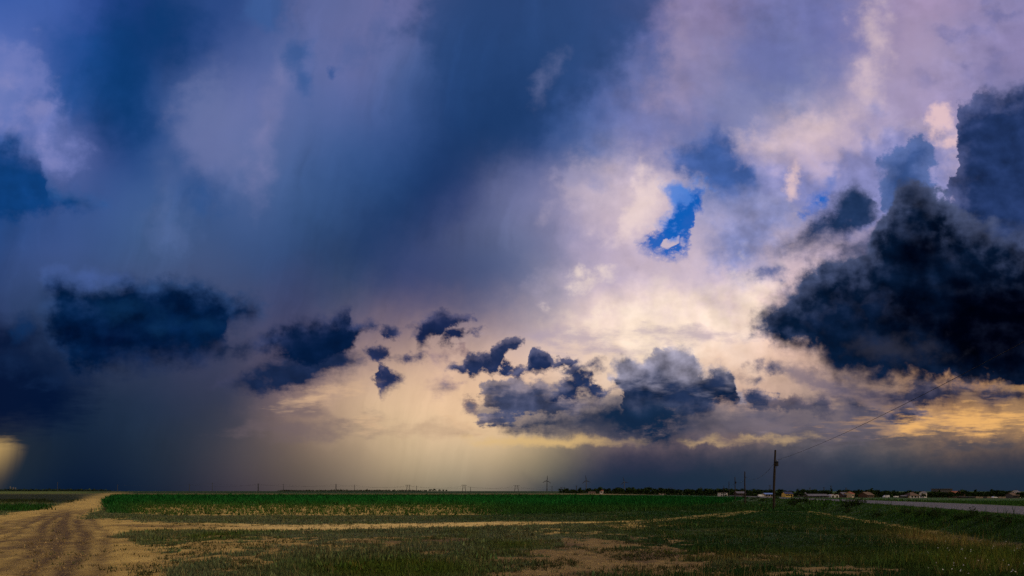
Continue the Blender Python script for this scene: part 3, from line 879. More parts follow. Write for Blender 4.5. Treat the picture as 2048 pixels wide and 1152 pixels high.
gx = axis(-14000, -44, 40, 14000, 0.22, 1.05)
gy = axis(-900, 12.5, 58, 15000, 0.20, 1.035)
GX, GY = np.meshgrid(gx, gy)
GZ = terrain(GX, GY)
rutd = np.full(GX.shape, 9.0); tyre = np.full(GX.shape, 9.0)
RUTS = [[(196, 1002), (150, 1012), (112, 1026), (100, 1042), (62, 1075), (0, 1110), (-150, 1170)], [(180, 1018), (135, 1030), (122, 1050), (126, 1072), (100, 1112), (40, 1150), (-60, 1220)],
        [(160, 1040), (170, 1070), (150, 1110), (110, 1160)], [(150, 1022), (60, 1040), (0, 1060), (-120, 1090)], [(240, 1050), (420, 1053), (700, 1053.5), (1000, 1047.5)]]
for r_ in RUTS:
    pp = np.array([spot(*p)[:2] for p in r_])
    for a, b in zip(pp[:-1], pp[1:]):
        e = b - a
        t = np.clip(((GX - a[0]) * e[0] + (GY - a[1]) * e[1]) / (e @ e), 0, 1)
        rutd = np.minimum(rutd, np.hypot(GX - a[0] - t * e[0], GY - a[1] - t * e[1]))
        w_ = (fbm(GX * 0.3, GY * 0.3, 7) - 0.5) * 0.9
        side = ((GX - a[0]) * e[1] - (GY - a[1]) * e[0]) / np.hypot(*e) + w_
        inside_ = ((GX - a[0]) * e[0] + (GY - a[1]) * e[1]) / (e @ e)
        tyre = np.where((inside_ > -0.02) & (inside_ < 1.02), np.minimum(tyre, np.abs(np.abs(side) - 0.78)), tyre)
rut = (np.exp(-(rutd / 0.55) ** 2) + 0.55 * sstep(fbm(GX * 0.55, GY * 0.55, 123), 0.56, 0.72)) * sstep(GY, 90, 60)
rut = rut * 0.65 + 1.1 * np.exp(-(tyre / 0.20) ** 2) * sstep(GY, 80, 50) * (0.3 + 0.9 * fbm(GX * 0.8, GY * 0.8, 88))
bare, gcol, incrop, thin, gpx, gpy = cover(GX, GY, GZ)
rut = np.clip(rut + (0.62 * sstep(gpx, 620, 950) + 0.25 * sstep(gpx, 250, 420)) * sstep(gpy, 1062, 1072), 0, 1.2)      # darker, humous soil in the worn meadow
GZ = GZ - np.exp(-(tyre / 0.20) ** 2) * sstep(GY, 90, 60) * 0.07 * bare + 0.05 * np.exp(-((rutd - 0.7) / 0.3) ** 2) * bare * sstep(GY, 90, 60)
GZ = GZ - 0.06 * (np.abs(road_d(GX, GY)) < 4.4)                 # the road lies on its own bed
gv = np.stack([GX, GY, GZ], -1).reshape(-1, 3)
ny, nx = GX.shape
idx = np.arange(nx * ny).reshape(ny, nx)
gf = np.stack([idx[:-1, :-1], idx[:-1, 1:], idx[1:, 1:], idx[1:, :-1]], -1).reshape(-1, 4)
gme = mesh_np('ground', gv, gf)
gme.polygons.foreach_set('use_smooth', np.ones(len(gf), bool))
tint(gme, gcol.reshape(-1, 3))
fattr(gme, 'sand', (sstep(gpx, 330, 620) * sstep(gpx, 1150, 950) * sstep(np.abs(gpy - 1053), 14, 7)).ravel()); fattr(gme, 'bare', bare.ravel()); fattr(gme, 'rut', rut.ravel()); fattr(gme, 'crop', incrop.ravel())

gm = bpy.data.materials.new('ground_soil_and_sward')
gm.use_nodes = True
nt = gm.node_tree
bs = nt.nodes['Principled BSDF']
bs.inputs['Roughness'].default_value = 0.95
bs.inputs['Specular IOR Level'].default_value = 0.1
def gn(kind, **kw):
    n = nt.nodes.new(kind)
    for k_, v_ in kw.items():
        setattr(n, k_, v_)
    return n
def gat(name):
    n = gn('ShaderNodeAttribute'); n.attribute_name = name
    return n
def gnoise(scale, det, vec, rough=0.6):
    n = gn('ShaderNodeTexNoise'); n.inputs['Scale'].default_value = scale; n.inputs['Detail'].default_value = det; n.inputs['Roughness'].default_value = rough
    nt.links.new(vec, n.inputs['Vector'])
    return n.outputs['Fac']
def gmath(op, a, b=None, c=None, clamp=False):
    n = gn('ShaderNodeMath', operation=op, use_clamp=clamp)
    for i, v in enumerate((a, b, c)):
        if v is None: continue
        if isinstance(v, (int, float)): n.inputs[i].default_value = v
        else: nt.links.new(v, n.inputs[i])
    return n.outputs[0]
def gmix(f, a, b, blend='MIX'):
    n = gn('ShaderNodeMix', data_type='RGBA', blend_type=blend)
    for i, v in ((0, f), (6, a), (7, b)):
        if isinstance(v, (int, float)): n.inputs[i].default_value = v
        elif isinstance(v, tuple): n.inputs[i].default_value = (*v, 1)
        else: nt.links.new(v, n.inputs[i])
    return n.outputs[2]
geo = gn('ShaderNodeNewGeometry')
pos = geo.outputs['Position']
f1, f2, f3 = gnoise(0.5, 8, pos, 0.65), gnoise(3.0, 8, pos, 0.7), gnoise(14.0, 5, pos, 0.7)
soil = gmix(gmath('MULTIPLY_ADD', f1, 3.0, -1.0, True), (0.27, 0.185, 0.050), (0.52, 0.375, 0.115))
soil = gmix(gmath('MULTIPLY_ADD', f2, 2.6, -0.9, True), soil, gmix(1.0, soil, (1.30, 1.25, 1.15), 'MULTIPLY'))
soil = gmix(gmath('MULTIPLY', gmath('MULTIPLY_ADD', f3, 5.0, -2.7, True), 0.75), soil, (0.13, 0.092, 0.040))
soil = gmix(gmath('MULTIPLY', gat('rut').outputs['Fac'], gmath('MULTIPLY_ADD', f2, 1.6, 0.05, True)), soil, (0.105, 0.070, 0.036))
soil = gmix(gmath('MULTIPLY', gat('sand').outputs['Fac'], 0.85), soil, gmix(gmath('MULTIPLY_ADD', f2, 2.6, -0.9, True), (0.50, 0.35, 0.11), (0.86, 0.64, 0.24)))
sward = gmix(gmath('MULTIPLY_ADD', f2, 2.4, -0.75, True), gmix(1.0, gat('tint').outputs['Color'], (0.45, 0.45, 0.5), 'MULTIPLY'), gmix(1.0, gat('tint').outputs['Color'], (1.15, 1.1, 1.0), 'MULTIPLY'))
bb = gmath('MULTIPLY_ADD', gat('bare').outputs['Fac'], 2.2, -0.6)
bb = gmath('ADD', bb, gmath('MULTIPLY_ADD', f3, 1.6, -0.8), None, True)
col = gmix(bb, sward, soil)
nt.links.new(col, bs.inputs['Base Color'])
bp = gn('ShaderNodeBump'); bp.inputs['Strength'].default_value = 0.9; bp.inputs['Distance'].default_value = 0.12
nt.links.new(gmath('ADD', f2, gmath('MULTIPLY', f3, 0.5)), bp.inputs['Height'])
nt.links.new(bp.outputs[0], bs.inputs['Normal'])
obj('ground', gme, gm, kind='structure')

# ------------------------------------------------------------------ road on its low bank
ts = np.concatenate([np.arange(-60, 200, 4.0), np.geomspace(200, 900, 40)])
def ribbon(d0, d1, lift, n=2):
    v = []
    for t in ts:
        for d in np.linspace(d0, d1, n):
            p = ROAD_P + ROAD_DIR * t + ROAD_N * d
            v.append((p[0], p[1], float(fall(p[0], p[1])) + ROAD_H * float(sstep(p[1], -20, 8)) + lift))
    f = [(i * n + j, i * n + j + 1, (i + 1) * n + j + 1, (i + 1) * n + j) for i in range(len(ts) - 1) for j in range(n - 1)]
    return np.array(v), np.array(f)
asphalt = mat('worn_asphalt', (0.050, 0.047, 0.055), 0.75, scale=0.6, vary=0.18, bump=0.15, bscale=60, spec=0.4)
rv, rf = ribbon(-ROAD_W / 2, ROAD_W / 2, 0.0, 4)
obj('road', mesh_np('road', rv, rf), asphalt, kind='structure')
verge = mat('gravel_verge', (0.045, 0.050, 0.024), 0.95, scale=1.5, vary=0.4)
for s_ in (-1, 1):
    rv, rf = ribbon(s_ * (ROAD_W / 2 + 0.02), s_ * (ROAD_W / 2 + 0.75), -0.015, 2)
    obj('road_verge', mesh_np('road_verge', rv, rf if s_ > 0 else rf[:, ::-1]), verge, kind='structure')

# ------------------------------------------------------------------ grass, weeds and young crop
grass_m = leaf_mat('grass_blades')


def blades(bx, by, bz, h, w, col, lean=0.45):
    n = len(bx)
    a = rng.uniform(0, 2 * np.pi, n); l = rng.uniform(0, 2 * np.pi, n)
    k_ = h * rng.uniform(0.1, 1, n) * lean
    v = np.empty((n, 3, 3), np.float32)
    v[:, 0] = np.stack([bx - np.cos(a) * w / 2, by - np.sin(a) * w / 2, bz], -1)
    v[:, 1] = np.stack([bx + np.cos(a) * w / 2, by + np.sin(a) * w / 2, bz], -1)
    v[:, 2] = np.stack([bx + np.cos(l) * k_, by + np.sin(l) * k_, bz + h], -1)
    c = np.repeat(col[:, None, :], 3, 1)
    return v.reshape(-1, 3), c.reshape(-1, 3)


def scatter(n, y0, y1, umin=-1.02, umax=1.02, p=1.0):
    t = rng.uniform(0, 1, n)
    y = (y0 ** (1 - p) + t * (y1 ** (1 - p) - y0 ** (1 - p))) ** (1 / (1 - p)) if p != 1 else y0 * (y1 / y0) ** t
    return rng.uniform(umin, umax, n) * y, y


def sow(name, n_tuft, y0, y1, per, h, w, spread, p, keep=None, **props):
    x, y = scatter(n_tuft, y0, y1, p=p)
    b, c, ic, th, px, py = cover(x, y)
    pr = (1 - b) ** 1.5 * (np.abs(road_d(x, y)) > 4.7) * (1 - ic)
    if keep is not None:
        pr = pr * keep(x, y, px, py)
    ok = rng.uniform(0, 1, n_tuft) < pr
    x, y, c, px, py = x[ok], y[ok], c[ok], px[ok], py[ok]
    s = np.minimum(rng.lognormal(0, 0.5, len(x)), 2.0) * (0.6 + 0.9 * fbm(x * 0.4, y * 0.4, 77))
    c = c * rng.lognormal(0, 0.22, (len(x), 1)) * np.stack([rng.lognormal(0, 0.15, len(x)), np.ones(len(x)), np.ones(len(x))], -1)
    x = np.repeat(x, per); y = np.repeat(y, per); s = np.repeat(s, per); c = np.repeat(c, per, 0)
    x = x + rng.normal(0, spread, len(x)) * s; y = y + rng.normal(0, spread, len(y)) * s
    c = c * rng.lognormal(0, 0.25, (len(x), 1))
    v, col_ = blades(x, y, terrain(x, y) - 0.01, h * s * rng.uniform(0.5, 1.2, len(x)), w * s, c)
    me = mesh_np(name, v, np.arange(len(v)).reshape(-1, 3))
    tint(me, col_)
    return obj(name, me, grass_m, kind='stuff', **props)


sow('grass', 70000, 12.5, 30, 6, 0.075, 0.020, 0.07, 1.4, label='short tufted meadow grass in the foreground')
sow('grass', 70000, 30, 62, 5, 0.075, 0.040, 0.10, 1.2, label='grass along both sides of the sandy track')
sow('grass', 30000, 62, 150, 4, 0.20, 0.10, 0.25, 1.2, keep=lambda x, y, px, py: sstep(px, 1150, 1300) + sstep(px, 260, 200), label='grass of the middle distance by the road')
sow('tall_grass', 20000, 15, 60, 6, 0.26, 0.018, 0.12, 1.3,
    keep=lambda x, y, px, py: np.clip(blob(px, py, 1905, 1083, 120, 13, 7) + 0.7 * blob(px, py, 1960, 1125, 170, 24) + 0.8 * np.exp(-((road_d(x, y) + 7.0) / 2.2) ** 2) + 0.12 * sstep(fbm(x * .2, y * .2, 5), 0.55, 0.7), 0, 1),
    label='taller seeding grass at the right of the meadow')
sow('ground_weeds', 9000, 12.5, 40, 7, 0.10, 0.06, 0.09, 1.2, keep=lambda x, y, px, py: sstep(fbm(x * 0.7, y * 0.7, 15), 0.5, 0.65), label='low broad leaved weeds between the grass')

# clods and stones on the sandy ground
x, y = scatter(60000, 12.6, 46, -0.95, 0.4, p=1.3)
b, c, ic, th, px, py = cover(x, y)
ok = (b > 0.75) & (ic < 0.1) & (rng.uniform(0, 1, len(x)) < 0.08 + 0.5 * sstep(fbm(x * 0.6, y * 0.6, 171), 0.5, 0.66))
x, y = x[ok], y[ok]
n = len(x); z = terrain(x, y)
r_ = np.minimum(rng.lognormal(-4.1, 0.5, n), 0.045)
ang = rng.uniform(0, 6.28, n)
V = np.empty((n, 4, 3), np.float32)
for k_ in range(3):
    V[:, k_] = np.stack([x + np.cos(ang + k_ * 2.09) * r_ * rng.uniform(0.7, 1.4, n), y + np.sin(ang + k_ * 2.09) * r_ * rng.uniform(0.7, 1.4, n), z - 0.02], -1)
V[:, 3] = np.stack([x + rng.normal(0, 0.2, n) * r_, y + rng.normal(0, 0.2, n) * r_, z + r_ * rng.uniform(0.6, 1.3, n)], -1)
q = np.arange(n)[:, None] * 4
me = mesh_np('clods', V.reshape(-1, 3), np.concatenate([q + [0, 1, 3], q + [1, 2, 3], q + [2, 0, 3]]))
tint(me, np.repeat(np.array([0.19, 0.13, 0.055]) * rng.lognormal(-0.15, 0.35, (n, 1)), 4, 0))
obj('clods', me, leaf_mat('soil_clods', 0.0), kind='stuff', label='loose clods and stones on the sandy track and bare soil')

# dead stalks standing above the sward
x, y = scatter(9000, 12.8, 48, -0.75, 0.95, p=1.3)
b, c, ic, th, px, py = cover(x, y)
ok = (ic < 0.1) & (b < 0.7) & (np.abs(road_d(x, y)) > 5) & (rng.uniform(0, 1, len(x)) < 0.05 + 0.6 * sstep(fbm(x * 0.25, y * 0.25, 333), 0.52, 0.66))
x, y = np.repeat(x[ok], 3), np.repeat(y[ok], 3)
x = x + rng.normal(0, 0.05, len(x)); y = y + rng.normal(0, 0.05, len(y))
v, col_ = blades(x, y, terrain(x, y), rng.uniform(0.14, 0.42, len(x)), np.full(len(x), 0.016), np.array([0.17, 0.135, 0.055]) * rng.lognormal(0, 0.4, (len(x), 1)), 0.5)
me = mesh_np('dead_stalks', v, np.arange(len(v)).reshape(-1, 3)); tint(me, col_)
obj('dead_stalks', me, grass_m, kind='stuff', label='dry dead stalks standing among the green grass')

# small white flowers at the right
x, y = scatter(1500, 14, 24, 0.72, 0.95, p=1.2)
ok = rng.uniform(0, 1, len(x)) < 0.05
x, y = x[ok], y[ok]
v, col_ = blades(x, y, terrain(x, y) + rng.uniform(0.10, 0.24, len(x)), np.full(len(x), 0.03), np.full(len(x), 0.04), np.ones((len(x), 3)) * 0.7, 0.5)
me = mesh_np('flowers', v, np.arange(len(v)).reshape(-1, 3)); tint(me, col_)
obj('flowers', me, grass_m, kind='stuff', label='tiny white flowers in the lush grass at the lower right')

# scattered dark sprigs on the bare ground
x, y = scatter(42000, 12.5, 60, p=1.3)
b, c, ic, th, px, py = cover(x, y)
ok = (b > 0.5) & (ic < 0.2) & (rng.uniform(0, 1, len(x)) < (0.03 + 0.72 * sstep(px + (py - 1110) * 0.4, 250, 360)) * sstep(fbm(x * 0.8, y * 0.8, 99), 0.36, 0.60)) & (np.abs(road_d(x, y)) > 4.8) & (path_sd(x, y) < 0.05)
x, y = np.repeat(x[ok], 6), np.repeat(y[ok], 6)
x = x + rng.normal(0, 0.07, len(x)); y = y + rng.normal(0, 0.07, len(x))
c = np.array([0.05, 0.055, 0.022]) * rng.lognormal(0, 0.4, (len(x), 1))
v, col_ = blades(x, y, terrain(x, y) - 0.02, rng.uniform(0.04, 0.16, len(x)), np.full(len(x), 0.035), c, 0.9)
me = mesh_np('sprigs', v, np.arange(len(v)).reshape(-1, 3)); tint(me, col_)
obj('sprigs', me, grass_m, kind='stuff', label='small dark sprigs growing on the bare sandy soil')


# young crop in rows across the field
def crop(y0, y1, row, step, per, h, w):
    ys_ = np.arange(y0, y1, row)
    xs_, yy_ = [], []
    for q in ys_:
        n = int(1.75 * q / step)
        xs_.append(np.linspace(-0.82 * q, 0.5 * q, n) + rng.normal(0, step * 0.3, n)); yy_.append(np.full(n, q) + rng.normal(0, row * 0.06, n))
    x, y = np.concatenate(xs_), np.concatenate(yy_)
    b, c, ic, th, px, py = cover(x, y)
    ok = (ic > 0.5) & (rng.uniform(0, 1, len(x)) < 1 - 0.55 * th)
    x, y, c, th = x[ok], y[ok], c[ok], th[ok]
    s = rng.lognormal(0, 0.25, len(x)) * (1 - 0.25 * th)
    c = c * rng.lognormal(0, 0.2, (len(x), 1))
    x = np.repeat(x, per); y = np.repeat(y, per); s = np.repeat(s, per); c = np.repeat(c, per, 0)
    c = c * rng.lognormal(0, 0.2, (len(x), 1))
    return blades(x + rng.normal(0, w, len(x)), y + rng.normal(0, w, len(x)), terrain(x, y) - 0.01, h * s * rng.uniform(0.5, 1.1, len(x)), w * s, c, 0.8)
parts_ = [crop(46, 85, 0.75, 0.35, 4, 0.42, 0.09), crop(85, 150, 1.1, 0.8, 4, 0.5, 0.18), crop(150, 330, 2.6, 1.8, 3, 0.6, 0.5)]
v = np.concatenate([p[0] for p in parts_]); c = np.concatenate([p[1] for p in parts_])
me = mesh_np('crop', v, np.arange(len(v)).reshape(-1, 3)); tint(me, c)
obj('crop', me, grass_m, kind='stuff', label='young green crop plants in rows across the field')
# ------------------------------------------------------------------ materials of the things
M_wood = mat('tarred_pole_wood', (0.030, 0.024, 0.018), 0.95, scale=6, vary=0.4, bump=0.3)
M_black = mat('black_metal', (0.018, 0.018, 0.020), 0.6, scale=5)
M_ceram = mat('insulator_ceramic', (0.06, 0.045, 0.04), 0.35)
M_wire = mat('wire', (0.025, 0.025, 0.028), 0.6)
M_steel = mat('weathered_steel', (0.035, 0.038, 0.042), 0.7, scale=2)
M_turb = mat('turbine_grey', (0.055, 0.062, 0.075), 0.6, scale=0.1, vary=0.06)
M_white = mat('white_plaster', (0.70, 0.67, 0.60), 0.9, scale=0.8, vary=0.10)
M_cream = mat('cream_plaster', (0.42, 0.35, 0.25), 0.9, scale=0.8, vary=0.12)
M_yellow = mat('yellow_plaster', (0.75, 0.52, 0.13), 0.9, scale=0.8, vary=0.12)
M_brick = mat('dull_brick', (0.09, 0.055, 0.042), 0.95, scale=2.5, vary=0.25)
M_conc = mat('grey_concrete', (0.09, 0.087, 0.085), 0.95, scale=0.6, vary=0.2)
M_dark = mat('dark_boards', (0.045, 0.038, 0.030), 0.95, scale=2, vary=0.3)
M_rbrown = mat('brown_roof', (0.10, 0.066, 0.045), 0.9, scale=1.5, vary=0.25)
M_rred = mat('red_tile_roof', (0.20, 0.065, 0.035), 0.9, scale=1.5, vary=0.25)
M_rblue = mat('blue_sheet_roof', (0.10, 0.18, 0.42), 0.5, scale=0.7, vary=0.12)
M_rnavy = mat('navy_sheet_roof', (0.025, 0.03, 0.07), 0.6, scale=0.7, vary=0.12)
M_rgrey = mat('grey_sheet_roof', (0.10, 0.096, 0.112), 0.7, scale=0.7, vary=0.18)
M_glass = mat('window_glass', (0.02, 0.025, 0.03), 0.1, spec=0.5)
M_tyre = mat('tyre_rubber', (0.02, 0.02, 0.02), 0.9)
M_paint = mat('white_car_paint', (0.78, 0.78, 0.78), 0.3, vary=0.04, spec=0.5)
M_bark = mat('bark', (0.035, 0.027, 0.020), 0.95, scale=3, vary=0.3)
M_leaf = leaf_mat('leaves', 0.15)


# ------------------------------------------------------------------ wind turbines far behind the trees
def turbine(px, Y, hub_py, blade_len, angles, yaw, label):
    x, y, z = place(px, Y)
    hubz = CAM_H + (982 - hub_py) / F * Y
    H = hubz - z
    r = root('wind_turbine', (x, y, z), label, 'wind turbine', 'wind turbines beyond the tree belt', yaw)
    b = MB().tube([(0, 0, 0), (0, 0, H * 0.5), (0, 0, H - 1.5)], [4.2, 3.4, 2.6], 14)
    obj('tower', b.mesh('tower'), M_turb, r)
    b = MB().box((0, 1.5, H), (3.4, 9.5, 3.6))
    obj('nacelle', b.mesh('nacelle'), M_turb, r)
    b = MB().tube([(0, -3.2, H), (0, -4.4, H), (0, -5.6, H)], [1.7, 1.6, 0.5], 12)
    obj('hub', b.mesh('hub'), M_turb, r)
    me = None
    for a in angles:
        t = math.radians(a)
        d = np.array([math.sin(t), 0, math.cos(t)]); w = np.array([math.cos(t), 0, -math.sin(t)])
        o = np.array([0, -4.4, H])
        v, f = [], []
        st_ = [(0.0, 1.6, 1.2), (0.06, 1.6, 1.1), (0.2, 3.2, 0.8), (0.5, 2.4, 0.5), (0.8, 1.6, 0.35), (1.0, 0.5, 0.15)]
        for k_, ch, th_ in st_:
            c0 = o + d * (1.2 + blade_len * k_)
            for s, q in ((-0.35, 0), (0.15, -1), (0.65, 0), (0.15, 1)):
                v.append(c0 + w * s * 2 * ch + np.array([0, q * th_, 0]))
        for i in range(len(st_) - 1):
            for j in range(4):
                f.append((i * 4 + j, i * 4 + (j + 1) % 4, (i + 1) * 4 + (j + 1) % 4, (i + 1) * 4 + j))
        f.append((3, 2, 1, 0)); n = (len(st_) - 1) * 4; f.append((n, n + 1, n + 2, n + 3))
        obj('blade', MB().add(v, f).mesh('blade'), M_turb, r)


turbine(1094, 4300, 961, 38, (4, 124, 244), 0.1, 'clearest wind turbine, standing left of the dark tree belt with one blade upright')
turbine(1172.5, 4500, 961, 40, (-8, 112, 232), -0.25, 'middle wind turbine, rising straight out of the low trees')
turbine(1248.5, 5000, 963.5, 42, (-14, 106, 226), -0.4, 'faintest wind turbine, nearly lost against the dark blue rain')


# ------------------------------------------------------------------ pylons and line poles along the horizon
ANCH = {}


def hframe(px, Y, top, spread, label, vee=False):
    x, y, z = place(px, Y)
    H = CAM_H + (982 - top) / F * Y - z
    r = root('power_pylon', (x, y, z), label, 'pylon', 'two-legged pylons on the horizon')
    ws = spread / F * Y / 2
    lo, hi = (ws * 1.35, ws * 0.72) if not vee else (ws * 0.6, ws * 1.3)
    for s in (-1, 1):
        obj('leg', MB().tube([(s * lo, 0, -0.5), (s * hi, 0, H)], [0.75, 0.6], 6).mesh('leg'), M_steel, r)
        obj('insulator', MB().tube([(s * ws * 1.9, 0, H * 0.93), (s * ws * 1.9, 0, H * 0.93 - 1.6)], 0.16, 6).mesh('insulator'), M_ceram, r)
    obj('crossarm', MB().box((0, 0, H * 0.94), (ws * 4.2, 0.5, 0.6)).mesh('crossarm'), M_steel, r)
    b = MB().tube([(-lo * 0.8, 0, H * 0.35), (hi, 0, H * 0.78)], 0.12, 5).tube([(lo * 0.8, 0, H * 0.35), (-hi, 0, H * 0.78)], 0.12, 5)
    obj('brace', b.mesh('brace'), M_steel, r)
    return (x, y, z + H * 0.93 - 1.6)


def linepole(px, Y, top, label, lattice=False, group='line poles on the horizon'):
    x, y, z = place(px, Y)
    H = CAM_H + (982 - top) / F * Y - z
    r = root('line_pole', (x, y, z), label, 'pole', group)
    if lattice:
        b = MB()
        for s in (-1, 1):
            for q in (-1, 1):
                b.tube([(s * 1.0, q * 1.0, -0.5), (s * 0.35, q * 0.35, H)], 0.34, 5)
        for i in range(7):
            a, c = H * i / 7, H * (i + 1) / 7
            wa, wc = 1.0 - 0.65 * i / 7, 1.0 - 0.65 * (i + 1) / 7
            b.tube([(-wa, -wa, a), (wc, -wc, c)], 0.12, 4).tube([(wa, wa, a), (-wc, wc, c)], 0.12, 4)
        obj('mast', b.mesh('mast'), M_steel, r)
        for k_ in (0.80, 0.90, 0.98):
            obj('crossarm', MB().box((0, 0, H * k_), (4.2 - 2 * abs(k_ - 0.9), 0.3, 0.3)).mesh('crossarm'), M_steel, r)
    else:
        obj('mast', MB().tube([(0, 0, -0.5), (0, 0, H)], [0.70, 0.50], 8).mesh('mast'), M_steel, r)
        obj('crossarm', MB().box((0, 0, H * 0.92), (3.4, 0.25, 0.3)).mesh('crossarm'), M_steel, r)
        for s in (-1.5, 0, 1.5):
            obj('insulator', MB().tube([(s, 0, H * 0.93), (s, 0, H * 0.93 + 0.7)], 0.12, 5).mesh('insulator'), M_ceram, r)
    return (x, y, z + H * 0.93)


def wire(a, b, sag, rad, name, label, group=None, m=None):
    a, b = np.array(a), np.array(b)
    L = np.linalg.norm(b - a); n = max(8, int(min(28, L / 3)))
    p = [a + (b - a) * t - np.array([0, 0, 4 * sag * t * (1 - t)]) for t in np.linspace(0, 1, n)]
    o = obj(name, MB().tube(p - np.zeros(3), rad, 5).mesh(name), m or M_wire, label=label, category='wire')
    if group:
        o['group'] = group


YP = 1500
high = [linepole(115, 1900, 964, 'very faint tall mast at the far left under the rain curtain'),
        linepole(235, YP, 969, 'faint pole where the sandy track meets the horizon'),
        linepole(425, YP + 250, 965.5, 'faint pole against the grey rain, fourth from the left edge'),
        linepole(567, YP, 968, 'thin pole at the left foot of the warm glow'),
        linepole(709, YP, 969.5, 'slim pole just right of the lattice mast'),
        linepole(833, YP, 971.5, 'slim pole right of the first two-legged pylon'),
        linepole(941, YP, 974, 'short pole right of the second two-legged pylon'),
        linepole(1104, YP, 972, 'pole standing just right of the clearest wind turbine')]
low_ = [linepole(379, YP, 968, 'dark pole on the horizon left of the lattice masts'),
        linepole(516.5, YP, 967, 'dark lattice mast at the left of the pale horizon', True),
        linepole(672, YP, 968, 'darkest lattice mast, standing under the warm glow', True),
        hframe(816.5, YP, 969.5, 5.5, 'straight two-legged pylon left of the distant copse'),
        hframe(928, YP, 969.5, 5, 'tapering two-legged pylon right of the distant copse'),
        hframe(1033, YP, 970.5, 6, 'two-legged pylon left of the clearest wind turbine'),
        hframe(1125.5, YP, 974.5, 5, 'pylon with legs spread upwards left of the tree belt', True),
        hframe(1236, YP + 100, 974.5, 5, 'small pylon left of the faintest wind turbine'),
        hframe(1342, YP + 100, 975, 5, 'small pylon over the trees at the darkest rain')]
LOWN = ['the dark pole at the left', 'the left lattice mast', 'the darkest lattice mast', 'the straight two-legged pylon', 'the tapering two-legged pylon', 'the pylon left of the clearest turbine', 'the pylon with spread legs', 'the small pylon by the faintest turbine', 'the small pylon over the trees']
HIGHN = ['the pole at the track end', 'the fourth faint pole', 'the thin pole by the glow', 'the slim pole by the lattice mast', 'the slim pole by the first pylon', 'the short pole by the second pylon', 'the pole right of the clearest turbine']
for i, (a, b) in enumerate(zip(low_[:-1], low_[1:])):
    wire(a, b, 6.0, 0.10, 'overhead_wire', 'faint wire between %s and %s' % (LOWN[i], LOWN[i + 1]) if len(('faint wire between %s and %s' % (LOWN[i], LOWN[i + 1])).split()) <= 16 else 'faint wire sagging to the right from %s' % LOWN[i], 'wires of the horizon line')
for i, (a, b) in enumerate(zip(high[1:-1], high[2:])):
    wire(a, b, 5.0, 0.08, 'overhead_wire', 'thin faint wire running to the right from %s' % HIGHN[i], 'wires of the slim pole line')
for px, top, lab in ((1153, 971, 'slim mast between the clearest and the middle turbine'), (1317, 975.5, 'slim mast above the tree belt right of the turbines'),
                     (1402, 974, 'thin mast above the trees left of the wooden poles'), (1540, 970, 'thin mast over the trees just left of the great wooden pole'),
                     (1620, 975, 'thin mast above the yellow house'), (1648, 974, 'thin mast left of the clump of tall trees over the grey barn'),
                     (1662, 971, 'tall thin mast above the white arched shed'), (1692, 975, 'thin mast above the red gabled house')):
    linepole(px, 900, top, lab, group='masts over the village trees')


# ------------------------------------------------------------------ wooden poles along the road
def road_pole(px, Y, top, label, box=False, lean=0.0, base=None):
    if base is None:
        x, y, z = place(px, Y)
    else:
        x, y, z = spot(*base)
    H = CAM_H + (982 - top) / F * y - z
    r = root('utility_pole', (x, y, z), label, 'utility pole', 'wooden poles along the road')
    wob = lambda t: (lean * t + 0.03 * math.sin(5 * t + px), 0.02 * math.sin(4 * t), H * t)
    pts_ = [(0, 0, -0.6)] + [wob(t) for t in np.linspace(0, 1, 9)]
    obj('post', MB().tube(pts_, list(np.linspace(0.155, 0.10, 10)), 10).mesh('post'), M_wood, r)
    t = 0.80
    hx = wob(t)
    obj('bracket', MB().tube([(hx[0] - 0.02, hx[1], hx[2]), (hx[0] + 0.24, hx[1], hx[2] + 0.03), (hx[0] + 0.26, hx[1], hx[2] + 0.12)], 0.022, 6).mesh('bracket'), M_black, r)
    obj('insulator', MB().tube([(hx[0] + 0.26, hx[1], hx[2] + 0.10), (hx[0] + 0.26, hx[1], hx[2] + 0.17), (hx[0] + 0.26, hx[1], hx[2] + 0.25)], [0.05, 0.06, 0.03], 8).mesh('insulator'), M_ceram, r)
    if box:
        c = obj('junction_box', MB().box((hx[0] + 0.25, hx[1] - 0.02, hx[2] - 0.24), (0.24, 0.22, 0.52)).box((hx[0] + 0.25, hx[1] - 0.02, hx[2] + 0.04), (0.28, 0.26, 0.03)).mesh('junction_box'), M_black, r)
        obj('cable', MB().tube([(hx[0] + 0.25, hx[1], hx[2] - 0.48), (hx[0] + 0.20, hx[1], hx[2] - 0.62), (hx[0] + 0.10, hx[1], hx[2] - 0.9), (0.10 + lean * 0.4, 0, H * 0.4)], 0.016, 6).mesh('cable'), M_black, r)
    return (x + hx[0] + 0.26, y + hx[1], z + hx[2] + 0.22)


